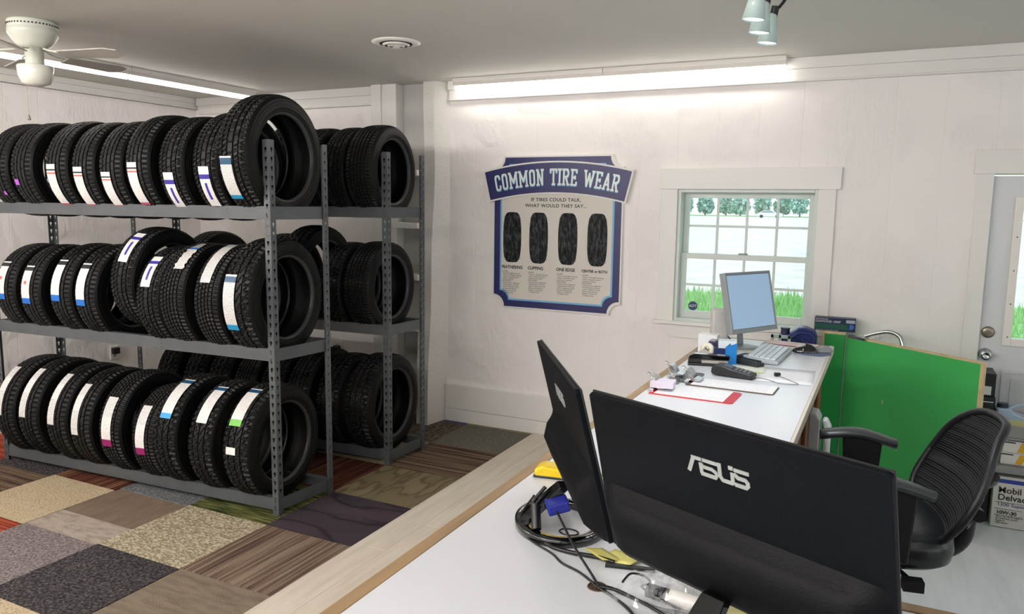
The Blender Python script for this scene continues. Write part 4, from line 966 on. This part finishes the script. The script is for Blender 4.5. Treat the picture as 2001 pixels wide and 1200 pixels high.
# papers
def sheet(x, y, rz, w, l, m, label, name='paper_sheet', z=.0012, curl=0):
    o = MB().grid(lambda u, v: (w*u, l*v, z+curl*(u-.5)**2), 8, 4, smooth=True).build(name, m, solid=.0006); o.location = (x, y, ZT); o.rotation_euler = (0, 0, radians(rz))
    tag(o, label, 'paper'); return o
sheet(-.47, 3.33, 3, .23, .31, PAPT, 'printed white sheet at the right edge of the far counter')
sheet(-.60, 3.46, 6, .15, .17, mat('paper_marked', 'DDE2D6', .6), 'paper with yellow-green marks beside the card terminal', z=.002)
o = MB().box(-.56, -.52, 3.50, 3.515, .0035, .0045).box(-.50, -.46, 3.475, 3.49, .0035, .0045).build('flag_tab', mat('flag_green', 'B9CF6A', .6)); o.location = (0, 0, ZT)
tag(o, 'two yellow-green page flags stuck on the paper by the card terminal', 'page flag')
sheet(-.70, 3.95, 4, .12, .22, mat('paper_cream', 'DADBC4', .6), 'cream paper lying under the grey monitor', z=.003)
sheet(-.66, 3.80, -10, .09, .16, PAPER, 'crumpled white paper lying between monitor and silver keyboard', z=.006, curl=.02)
o = thing('folder_stack', 'stack of white and pinkish folders across the far end of the counter', 'folders', (-.58, 4.24, ZT), radians(-8))
for i in range(3): MB().box(.01*i, .30-.01*i, .0, .09, .006*i+.001, .006*i+.006).build('folder', mat('folder_%d' % i, ['D9D3D0', '8E6E72', 'D8C4C0'][i], .6), o)
o = MB().tube([(-.66, 3.80, .006), (-.63, 3.76, .012), (-.60, 3.80, .008), (-.63, 3.84, .006), (-.60, 3.87, .012), (-.57, 3.80, .02), (-.60, 3.74, .006)], .003, n=6, sub=6).box(-.625, -.595, 3.765, 3.785, .004, .02).build('tangled_cable', mat('cord_black', '1A1B1E', .4)); o.location = (0, 0, ZT)
tag(o, 'tangled black cable lying left of the silver keyboard', 'cable')
# motor oil jug
JB = mat('jug_blue', '25356F', .3)
lowc = thing('low_cabinet', 'low white cabinet between the counter end and the window', 'cabinet', (-1.06, 4.93, 0))
MB().box(0, .68, 0, .36, .06, .77).build('carcass', TRIM, lowc, bevel=.003); MB().box(-.01, .69, -.01, .37, .77, .79).build('cabinet_top', TRIM, lowc, bevel=.003)
for a in (.02, .35): d_ = MB().box(a, a+.31, -.018, 0, .09, .75).build('door', TRIM, lowc, bevel=.003); MB().cyl((a+.155, -.035, .6), (a+.155, -.018, .6), .012, 14).build('knob', CHROME, d_)
MB().box(.02, .66, .02, .34, .004, .06).build('plinth', BLACKP, lowc)
def full_jug(t, body, capm):
    o_ = [(-.105, 0), (.105, 0), (.112, .01), (.112, .225), (.10, .25), (.045, .272), (.0, .270), (-.04, .235), (-.06, .222), (-.10, .222), (-.112, .21), (-.112, .01)]
    MB().prism(o_, -.055, .055, 'y').build('body', body, t, bevel=.014, seg=3)
    mb = MB().tube([(-.09, -.056, .165), (-.04, -.058, .205), (.0, -.058, .235), (.06, -.058, .238), (.09, -.058, .21), (.09, -.058, .17)], .009, n=8, sub=5)
    mb.tube([(.0, -.057, .215), (.03, -.057, .19), (.07, -.057, .175)], .008, n=8).tube([(-.03, -.057, .195), (.01, -.057, .165), (.06, -.057, .15)], .008, n=8)
    mb.build('moulded_handle', body, t)
    MB().cyl((-.078, 0, .22), (-.078, 0, .25), .028, 24, r1=.026).cyl((-.078, 0, .25), (-.078, 0, .258), .03, 24).build('cap', capm, t)
    MB().box(-.05, .05, -.0565, -.0545, .04, .155).build('label_patch', mat('jug_label_pale', 'C9C48A', .5), t)
    return t
def jug(loc, rz, body, capm, label, s_=1.0, full=False):
    t = thing('plastic_jug', label, 'jug', loc, radians(rz)); t.scale = s_ if isinstance(s_, tuple) else (s_, s_, s_)
    if full: return full_jug(t, body, capm)
    outer = [(-.105, 0), (.105, 0), (.11, .01), (.11, .19), (.10, .235), (.07, .262), (.0, .262), (-.035, .235), (-.06, .225), (-.11, .225), (-.11, .01)]
    mb = MB(); 
    # body with a handle hole: lower block, column, handle
    mb.prism([(-.105, 0), (.105, 0), (.11, .01), (.11, .16), (.02, .16), (-.03, .185), (-.045, .225), (-.105, .225), (-.11, .21), (-.11, .01)], -.055, .055, 'y')
    mb.build('body', body, t, bevel=.014, seg=3)
    MB().tube([(-.05, 0, .205), (-.02, 0, .245), (.03, 0, .262), (.075, 0, .25), (.095, 0, .21), (.095, 0, .15)], .017, n=12, sub=5, flat=.9).build('handle', body, t)
    MB().cyl((-.078, 0, .222), (-.078, 0, .262), .028, 24, r1=.026).build('cap', capm, t)
    MB().box(-.075, .075, -.0565, -.0545, .03, .13).build('label_patch', mat('jug_label', 'C9C48A', .5), t)
    return t
jug((-.475, 5.10, .79), 6, JB, mat('jug_cap_navy', '1B2348', .4), 'dark blue plastic jug standing near the window sill', full=True)
# white bracket and cable at sill
t = thing('metal_bracket', 'pale green metal easel bracket standing behind the grey monitor', 'bracket', (-.62, 4.78, .0))
mb = MB()
for a in (0, .045, .1): mb.box(a, a+.018, .16, .178, .79, 1.02)
mb.box(0, .118, .16, .178, 1.0, 1.02); mb.build('uprights', mat('bracket_green', 'A9BDB3', .4), t, bevel=.002)

# ------------------------------------------------------------------ near counter bits
t = thing('tape_measure', 'yellow and black tape measure lying left of the edge-on monitor', 'tape measure', onct(-.775, 1.85), radians(10)); t.scale = (1.35, 1.35, 1.15)
MB().prism([(-.035, .0), (.035, 0), (.038, .012), (.02, .026), (-.02, .03), (-.036, .018)], -.02, .02, 'y').build('case', mat('yellow_plastic', 'E3C313', .3), t, bevel=.006, seg=3)
MB().box(-.037, .04, -.021, .021, -.0, .006).build('black_base', BLACKP, t, bevel=.002)
t = thing('desk_caddy', 'bright green desk caddy with pens seen between the two monitors', 'desk organizer', onct(-.63, 1.93), radians(10))
mb = MB(); frame(mb, -.03, .03, 0, .04, -.02, .02, .004); mb.box(-.03, .03, -.02, -.016, 0, .04); mb.box(-.03, .03, .016, .02, 0, .04); mb.build('cup', mat('green_plastic', '6CC832', .4), t, bevel=.002)
MB().tube([(0, 0, .01), (.004, 0, .06), (.01, 0, .11)], .003).tube([(.01, .005, .01), (-.004, .004, .05), (-.01, 0, .09)], .003).build('pens', mat('pen_green', '2F8F2A', .4), t)
t = thing('calculator', 'grey desk calculator standing between the two monitors', 'calculator', onct(-.56, 1.74), radians(-30))
MB().prism([(-.05, 0), (.05, 0), (.05, .02), (-.05, .05)], -.04, .04, 'y').build('case', mat('calc_grey', '7A7F82', .4), t, bevel=.003)
mb = MB()
for i in range(4):
    for j in range(4): mb.box(-.006, .006, -.006, .006, 0, .003, M=T((-.02+i*.018, -.027+j*.018, .0415-.0054*i)) @ RYd(17))
mb.build('keys', BLACKP, t)
YEL = mat('sticky_yellow', 'DDD57C', .6)
t = thing('sticky_notes', 'yellow sticky notes lying beside the edge-on monitor foot', 'sticky notes', (0, 0, ZT))
MB().grid(lambda u, v: (-.50+.075*u+.02*v, 1.437+.06*v-.008*u, .002+.006*u*u), 6, 4).build('note', YEL, t, solid=.0005)
MB().grid(lambda u, v: (-.535+.055*u+.03*v, 1.452+.035*v-.035*u, .003+.008*(1-v)), 6, 4).build('note', mat('sticky_dark', 'CFC468', .6), t, solid=.0005)
o = MB().box(-.05, .05, -.006, .006, .0005, .006, M=T((-.425, 1.428, ZT)) @ RZ(14)).build('black_strip', BLACKP); tag(o, 'thin black plastic strip lying below the yellow sticky notes', 'strip')
o = MB().grid(lambda u, v: (-.235+.07*u, 1.335+.055*v, .001+.004*u), 4, 3).build('sticky_note', YEL, solid=.0005); o.location = (0, 0, ZT); tag(o, 'yellow sticky note under the foreground monitor stand', 'sticky note')
# cables of monitor 1
CB = mat('cable_black', '0E0E10', .4)
def cable(pts, r_, label, extra=None):
    o = MB().tube([(a, b_, ZT+c) for a, b_, c in pts], r_, n=8, sub=8).build('cable', CB); tag(o, label, 'cable', 'black monitor cables'); return o
cable([(-.672, 1.56, .085), (-.69, 1.53, .05), (-.665, 1.50, .02), (-.64, 1.462, .008), (-.60, 1.435, .006), (-.55, 1.43, .006), (-.50, 1.435, .006), (-.46, 1.43, .006)], .0045, 'thick black video cable curving to the yellow notes')
cable([(-.70, 1.56, .06), (-.715, 1.52, .02), (-.675, 1.465, .005), (-.645, 1.44, .004), (-.59, 1.41, .004), (-.555, 1.38, .004), (-.51, 1.36, .004), (-.475, 1.335, .004), (-.462, 1.328, 0)], .0025, 'thin black cable winding across the counter into the cable hole')
cable([(-.64, 1.52, .07), (-.60, 1.48, .05), (-.54, 1.41, .03), (-.475, 1.345, .01), (-.455, 1.327, -.002)], .0028, 'thin black cable hanging straight down into the cable hole')
cable([(-.452, 1.325, .004), (-.42, 1.318, .008), (-.37, 1.30, .008), (-.33, 1.292, .006), (-.28, 1.29, .008), (-.20, 1.28, .006)], .004, 'thick black cable leaving the hole towards the foreground monitor')
cable([(-.455, 1.322, .004), (-.41, 1.306, .014), (-.35, 1.285, .012), (-.29, 1.262, .008), (-.22, 1.25, .006)], .003, 'thin black cable in the bundle by the plastic bag')
cable([(-.458, 1.320, .004), (-.42, 1.30, .004), (-.38, 1.27, .004), (-.35, 1.235, .004), (-.33, 1.20, .004)], .003, 'lowest black cable leaving the hole towards the viewer')
cable([(-.41, 1.33, .02), (-.40, 1.352, .03), (-.375, 1.36, .026), (-.36, 1.35, .02), (-.372, 1.33, .02), (-.33, 1.305, .018), (-.29, 1.30, .01)], .0022, 'thin looped black wire under the plastic bag')
o = MB().cyl((-.672, 1.505, ZT+.062), (-.655, 1.475, ZT+.018), .011, 16).build('ferrite_core', CB, bevel=.003); tag(o, 'black ferrite core on the video cable of the edge-on monitor', 'ferrite core')
t = thing('hair_tie', 'thin black elastic loop lying inside the ring foot', 'elastic loop', onct(-.60, 1.53)); MB().tube([(.022*cos(a), .016*sin(a), .002) for a in [2*pi*i/14 for i in range(15)]], .0018, n=6, sub=3).build('loop', CB, t)
# clear bag with white adapter
bagm = mat('clear_film', 'F2F4F6', .08); bn_ = bagm.node_tree.nodes['Principled BSDF']; bn_.inputs['Specular IOR Level'].default_value = 1.0; bn_.inputs['Alpha'].default_value = .2; bn_.inputs['Coat Weight'].default_value = 1
t = thing('plastic_bag', 'crumpled clear plastic bag with cable packaging by the cable hole', 'plastic bag', (0, 0, ZT))
rg = random.Random(5); HN = [[rg.random() for _ in range(30)] for _ in range(30)]
MB().grid(lambda u, v: (-.445+.235*u+.03*v, 1.29+.135*v-.03*u*(1-v), .004+.038*sin(pi*u)**.7*sin(pi*v)**.7*(.35+.9*HN[int(u*26)][int(v*16)])), 26, 16, smooth=False).build('film', bagm, t)
t2 = thing('white_adapter', 'white cylindrical adapter with black threaded end inside the plastic bag', 'adapter', (-.315, 1.322, ZT+.0175), radians(-8))
MB().cyl((0, 0, 0), (.055, 0, 0), .016, 28).build('barrel', mat('adapter_white', 'D9D6D2', .35), t2, bevel=.002); MB().cyl((.0552, 0, 0), (.0556, 0, 0), .0125, 24).build('end_ring', BLACKP, t2)
mb = MB()
for i in range(5): mb.cyl((-.045+i*.009, 0, 0), (-.039+i*.009, 0, 0), .0135, 20).cyl((-.039+i*.009, 0, 0), (-.036+i*.009, 0, 0), .011, 20)
mb.build('threaded_end', mat('dark_grey_plastic', '33343A', .5), t2)
MB().cyl((-.03, .045, .002), (.03, .05, .004), .013, 24).build('second_barrel', mat('adapter_pale', 'E4E4E6', .35), t2, bevel=.002)

# ------------------------------------------------------------------ green gate, post, glove box, clamp
GRE = mat('gate_green', '43B960', .42, var=.06, vscale=2.5); GRE2 = mat('post_green', '1F9E49', .45); RAW = mat('raw_plywood_edge', 'D3BD94', .6, var=.15, vscale=20)
p = thing('gate_post', 'green painted wooden post beside the counter end', 'post', (-.33, 5.27, .004))
MB().box(0, .12, 0, .09, 0, 1.00).build('timber', GRE2, p, bevel=.002); MB().box(-.012, .0, 0, .09, 0, 1.0).box(-.014, .126, -.004, .1, 1.0, 1.018).build('raw_edge', RAW, p)
gt = thing('counter_gate', 'green painted plywood gate panel standing open behind the chair', 'gate', (-.20, 5.28, .004), math.atan2(-.585, .70))
GL = .915
MB().box(0, GL-.02, 0, .018, .02, .985).build('panel', GRE, gt)
MB().box(0, GL, -.001, .019, .985, .997).box(GL-.02, GL, -.001, .019, 0.0, .985).box(0, GL, -.001, .019, 0, .02).build('raw_edge', RAW, gt)
mb = MB().prism([(0.02, .985), (.16, .985), (.16, 1.004), (.02, 1.004)], -.018, .02, 'y'); mb.build('latch_plate', CHROME, gt, bevel=.003)
MB().tube([(.12, .02, 1.01), (.17, .06, 1.035), (.23, .10, 1.05), (.29, .12, 1.03), (.32, .12, .97)], .013, n=12, sub=5).build('latch_arm', CHROME, gt)
mb = MB(); mb.box(.30, .306, -.0006, .0, .62, .645); mb.box(.42, .43, -.0006, 0, .36, .364); mb.build('paint_chips', mat('chip', 'CFE0B8', .6), gt)
gb = thing('glove_box', 'dark blue and green box of disposable gloves on top of the green post', 'box', (-.275, 5.31, 1.0225), radians(2))
mb = MB().box(-.122, .122, -.04, .04, 0, .085); mb.build('carton', mat('box_navy', '1C2C50', .4), gb, bevel=.002)
MB().box(-.119, .085, -.0412, -.04, .012, .045).build('green_stripe', mat('box_green', '1C5A48', .4), gb); MB().box(.065, .118, -.0412, -.04, .056, .076).build('pale_panel', mat('box_pale', 'A9B6BC', .4), gb)
MB().cyl((.095, -.0412, .032), (.095, -.04, .032), .018, 24).build('emblem', mat('box_emblem', '3F66B0', .4), gb)
text('lettering', 'DIAMOND GRIP', .019, T((-.117, -.0414, .054)) @ RX90, WHITE, gb, sx=1.1); text('brand_line', 'MICROFLEX', .012, T((-.117, -.0414, .071)) @ RX90, WHITE, gb, sx=1.2)
text('foot_line', '100 GLOVES  POWDER-FREE  LATEX', .007, T((-.114, -.0414, .003)) @ RX90, WHITE, gb, sx=1.2)
o = MB().box(-1.275, -1.205, 5.26, 5.355, .55, .72).build('cardboard_box', mat('cardboard', 'A9855A', .7), bevel=.003); tag(o, 'brown cardboard box standing at the wall behind the far counter', 'box')
MB().box(-1.273, -1.207, 5.262, 5.353, .004, .55)
o2 = thing('side_stand', 'small white stand below the brown cardboard box', 'stand', (-1.24, 5.30, .004)); MB().box(-.05, .05, -.05, .05, .53, .546).build('stand_top', TRIM, o2)
for a in (-.04, .04):
    for b_ in (-.04, .04): MB().box(a-.006, a+.006, b_-.006, b_+.006, 0, .53).build('leg', TRIM, o2)

# wall phone on counter side
t = thing('wall_phone', 'pale grey wall phone with handset mounted on the counter side', 'phone', (-.253, 3.40, .70))
PG = mat('phone_grey', 'B4B6B8', .35); PG2 = mat('phone_light', 'DADCDD', .35)
MB().prism([(0, 0), (.03, -.01), (.045, .02), (.045, .21), (.03, .235), (.0, .24)], 0, .12, 'y').build('base', PG, t, bevel=.006, seg=3)
MB().prism([(.048, .02), (.078, .0), (.088, .05), (.088, .18), (.07, .215), (.05, .21), (.062, .17), (.062, .06)], .02, .08, 'y').build('handset', PG2, t, bevel=.008, seg=3)
MB().box(.0452, .0462, .03, .05, .07, .15).build('slot', INK, t)

# ------------------------------------------------------------------ office chair
ch = thing('office_chair', 'black office chair with mesh back and padded arms behind the counter', 'chair', (.035, 2.84, .004), radians(11))
LEA = mat('black_leather', '1D2124', .28, bump=.3, bscale=40); MESH = mat('mesh_black', '101113', .6)
# seat (x forward = -x side; back at +x)
def seat(u, v):
    a = 2*pi*u; e = lambda c: (abs(c)**.62)*(1 if c > 0 else -1)
    prof_ = [(0, .012), (.5, .022), (.82, .020), (.93, .008), (.985, -.015), (1.0, -.045), (.975, -.075), (.9, -.09), (0, -.09)]
    k = v*(len(prof_)-1); i = min(len(prof_)-2, int(k)); q = k-i; rr_ = prof_[i][0]*(1-q)+prof_[i+1][0]*q; z = prof_[i][1]*(1-q)+prof_[i+1][1]*q
    return (-.03+.245*rr_*e(cos(a)), .25*rr_*e(sin(a)), .75+z)
MB().grid(seat, 56, 24).build('seat', LEA, ch)
def backp(u, v, off=0):
    z = .735+.385*v
    w_ = .72+.28*sin(pi*min(1, v*.9+.18)); y = (u-.5)*.55*w_
    x = .175+.17*v+off-.26*(u-.5)**2+.02*sin(pi*v)
    return (x, y, z)
rb = noisecol('mesh_ribs', [(.45, '0B0C0D'), (.55, '2C2E30')], 30, (.02, .02, 2.2), rough=.5, bump=0)
def bedge(k, n):
    """rounded-rect parameter loop"""
    t_ = k/n*2*pi; c, s_ = cos(t_), sin(t_); e = lambda q: (abs(q)**.55)*(1 if q > 0 else -1); return .5+.5*e(c), .5+.5*e(s_)
def bsurf(r_, a):
    c, s_ = cos(a), sin(a); e = lambda q: (abs(q)**.55)*(1 if q > 0 else -1); return .5+.5*r_*e(c), .5+.5*r_*e(s_)
MB().grid(lambda u, v: backp(*bsurf(v*.97, 2*pi*u)), 60, 14).build('mesh_panel', rb, ch, solid=.004)
mb = MB()
for i in range(44):
    v = .04+.92*i/43; lim = .5*(1-abs(2*v-1)**3.6)**(1/3.6) if abs(2*v-1) < 1 else 0
    pts = [backp(.5-lim+2*lim*k/12, v, -.003) for k in range(13)]
    mb.tube(pts, .0019, n=5, sub=1)
mb.build('mesh_ribs', mat('rib_grey', '2B2D2F', .45), ch)
MB().tube([backp(*bedge(k, 40)) for k in range(41)], .013, n=10, sub=2).build('back_frame', BLACKP, ch)
# rear spine
mb = MB(); mb.tube([(-.0, 0, .64), (.16, 0, .635), (.22, 0, .65), (.265, 0, .70), (.275, 0, .80), (.30, 0, .90)], .018, n=10, sub=5, flat=1.6)
mb.tube([(.30, 0, .88), (.305, .09, .93), (.29, .16, .97)], .014, n=8).tube([(.30, 0, .88), (.305, -.09, .93), (.29, -.16, .97)], .014, n=8)
mb.tube([(.275, 0, .80), (.255, .07, .78), (.225, .13, .79)], .012, n=8).tube([(.275, 0, .80), (.255, -.07, .78), (.225, -.13, .79)], .012, n=8)
mb.build('back_support', BLACKP, ch)
MB().cyl((.29, -.02, .80), (.29, -.055, .80), .022, 20).build('back_knob', BLACKP, ch, bevel=.003)
for s_, nm in ((1, 'far'), (-1, 'near')):
    yc = s_*.275
    pad = MB()
    def arm(u, v):
        x = -.17+.27*u; z = .948+.018*sin(pi*min(1, u*1.05))-.03*max(0, u-.55); a = 2*pi*v; ww = .028+.014*sin(pi*u)**.5
        if u in (0, 1): ww *= .6
        return (x, yc+ww*cos(a), z-.006+(.016 if sin(a) > 0 else .022)*sin(a))
    pad.grid(lambda u, v: arm(v, u), 14, 20); k0 = len(pad.v)
    ap_ = pad.build('armrest_pad', mat('arm_grey', '35383B', .35), ch)
    MB().prism([(-.075, .72), (.035, .70), (.05, .945), (-.09, .945)], yc-.012, yc+.012, 'y').build('armrest_post', BLACKP, ch, bevel=.006)
    MB().tube([(-.02, yc, .72), (-.02, yc*.95, .66), (-.02, yc*.5, .645)], .018, n=8, sub=4).build('arm_bracket', BLACKP, ch)
MB().box(-.12, .12, -.10, .10, .63, .66).build('seat_plate', BLACKP, ch, bevel=.005)
MB().tube([(0, -.08, .64), (.05, -.22, .635), (.06, -.24, .63)], .007).box(.03, .09, -.275, -.235, .61, .645).build('lever', BLACKP, ch)
MB().cyl((0, 0, .12), (0, 0, .40), .03, 20).cyl((0, 0, .40), (0, 0, .63), .018, 20).build('gas_column', BLACKP, ch)
MB().tube([(.2*cos(a), .2*sin(a), .30) for a in [2*pi*i/24 for i in range(25)]], .009, n=8, sub=1).tube([(-.2, 0, .30), (.2, 0, .30)], .006, sub=1).tube([(0, -.2, .3), (0, .2, .3)], .006, sub=1).build('foot_ring', CHROME, ch)
mb = MB()
for k in range(5):
    a = 72*k+10; mb.prism([(.02, .10), (.30, .065), (.30, .085), (.03, .14)], -.02, .02, 'y', M=RZ(a))
mb.build('star_base', BLACKP, ch, bevel=.003)
for k in range(5):
    a = radians(72*k+10); c_ = Vector((.29*cos(a), .29*sin(a), .03)); n_ = Vector((-sin(a), cos(a), 0))
    MB().cyl(c_-n_*.022, c_-n_*.006, .03, 18).cyl(c_+n_*.006, c_+n_*.022, .03, 18).cyl(c_+Vector((0, 0, .01)), c_+Vector((0, 0, .045)), .008, 10).build('caster', BLACKP, ch)

# ------------------------------------------------------------------ oil boxes and rack by the door
OW = mat('carton_white', 'DAD6D0', .5); OBK = mat('carton_black', '1D1E21', .45)
def carton(loc, rz, w, d, h_, m, label, grp=None):
    t = thing('oil_carton', label, 'box', loc, radians(rz), grp); MB().box(0, w, 0, d, 0, h_).build('carton', m, t, bevel=.003); return t
t = carton((.636, 5.00, .004), 0, .30, .22, .30, OW, 'white motor oil carton printed with large black lettering, on the floor')
MB().box(0, .30, -.0012, 0, .262, .285).build('blue_band', mat('carton_blue', '2B3F96', .4), t)
text('brand_name', 'Mobil\nDelvac', .050, T((.025, -.0014, .205)) @ RX90, INK, t, line=.85, sx=1.0, bold=.0007); text('grade_line', '1300 Super', .026, T((.025, -.0014, .128)) @ RX90, mat('print_blue', '2B2F80', .5), t, sx=1.15)
text('viscosity', '10W-30', .028, T((.025, -.0014, .080)) @ RX90, INK, t, sx=1.05, bold=.0008); text('fine_print', 'Heavy duty diesel engine oil\nfor mixed fleet vehicles\nEngine oil\nHuile moteur', .0115, T((.025, -.0014, .062)) @ RX90, INK, t, line=1.1)
mb = MB().box(.015, .30, -.0014, 0, .148, .150).box(.015, .15, -.0014, 0, .072, .074).box(.015, .15, -.0014, 0, .108, .110)
for i in range(22): mb.box(.175+i*.005, .1775+i*.005, -.0014, 0, .03, .055)
mb.build('printed_lines', INK, t)
RKM = mat('plastic_grey', '8B8A88', .5)
rk = thing('plastic_shelf_unit', 'grey plastic shelf unit standing in front of the white door', 'shelf unit', (.60, 4.95, 0))
MB().box(0, .8, 0, .33, .335, .38).build('shelf_tier', RKM, rk, bevel=.008)
MB().box(0, .8, 0, .33, .532, .545).box(0, .8, 0, .012, .545, .615).box(0, .8, .318, .33, .545, .615).box(0, .012, .012, .318, .545, .615).box(.788, .8, .012, .318, .545, .615).build('top_tray', RKM, rk, bevel=.004)
for a, b_ in ((.74, .03), (.74, .30), (.37, .30)): MB().cyl((a, b_, .38), (a, b_, .532), .018, 14).build('upright', RKM, rk)
for a, b_ in ((.74, .03), (.74, .30), (.345, .31)): MB().cyl((a, b_, .004), (a, b_, .335), .018, 14).build('leg', RKM, rk)
YG = mat('carton_yellow', 'D9A91E', .4)
for i, (x, z, l_) in enumerate(((.655, .381, 'white oil carton with yellow stripe on the grey shelf, the lower of two'), (.66, .4505, 'white oil carton with yellow stripe on the grey shelf, the upper of two'))):
    t = carton((x, 4.99, z), 0, .30, .22, .068, OW, l_, 'white cartons on the grey shelf'); MB().prism([(.07, .006), (.10, .006), (.13, .062), (.09, .062)], -.0012, 0, 'y').build('yellow_stripe', YG, t)
    MB().box(0, .06, -.0012, 0, .055, .062).build('black_line', INK, t)
jug((.735, 5.10, .546), 4, mat('jug_pale', 'A9BCD0', .35), mat('jug_cap_dark', '22263A', .4), 'pale blue plastic jug with dark cap on top of the grey shelf unit', (1.05, 1, .62))
t = carton((.50, 5.05, .004), 0, .125, .24, .40, OBK, 'tall black motor oil carton behind the chair, lowest of its stack', 'black cartons beside the gate')
text('number', '10', .035, T((.07, -.001, .12)) @ RX90, WHITE, t)
t = carton((.495, 5.08, .406), 0, .12, .22, .33, OBK, 'black carton in the middle of the black stack beside the gate', 'black cartons beside the gate')
MB().box(.05, .11, -.0012, 0, .30, .305).box(.05, .09, -.0012, 0, .20, .204).build('printed_lines', WHITE, t)
t = carton((.495, 5.09, .738), 0, .115, .2, .135, OBK, 'black carton with a white label on top of the black stack', 'black cartons beside the gate')
MB().box(.035, .095, -.0012, 0, .01, .06).build('white_label', WHITE, t)
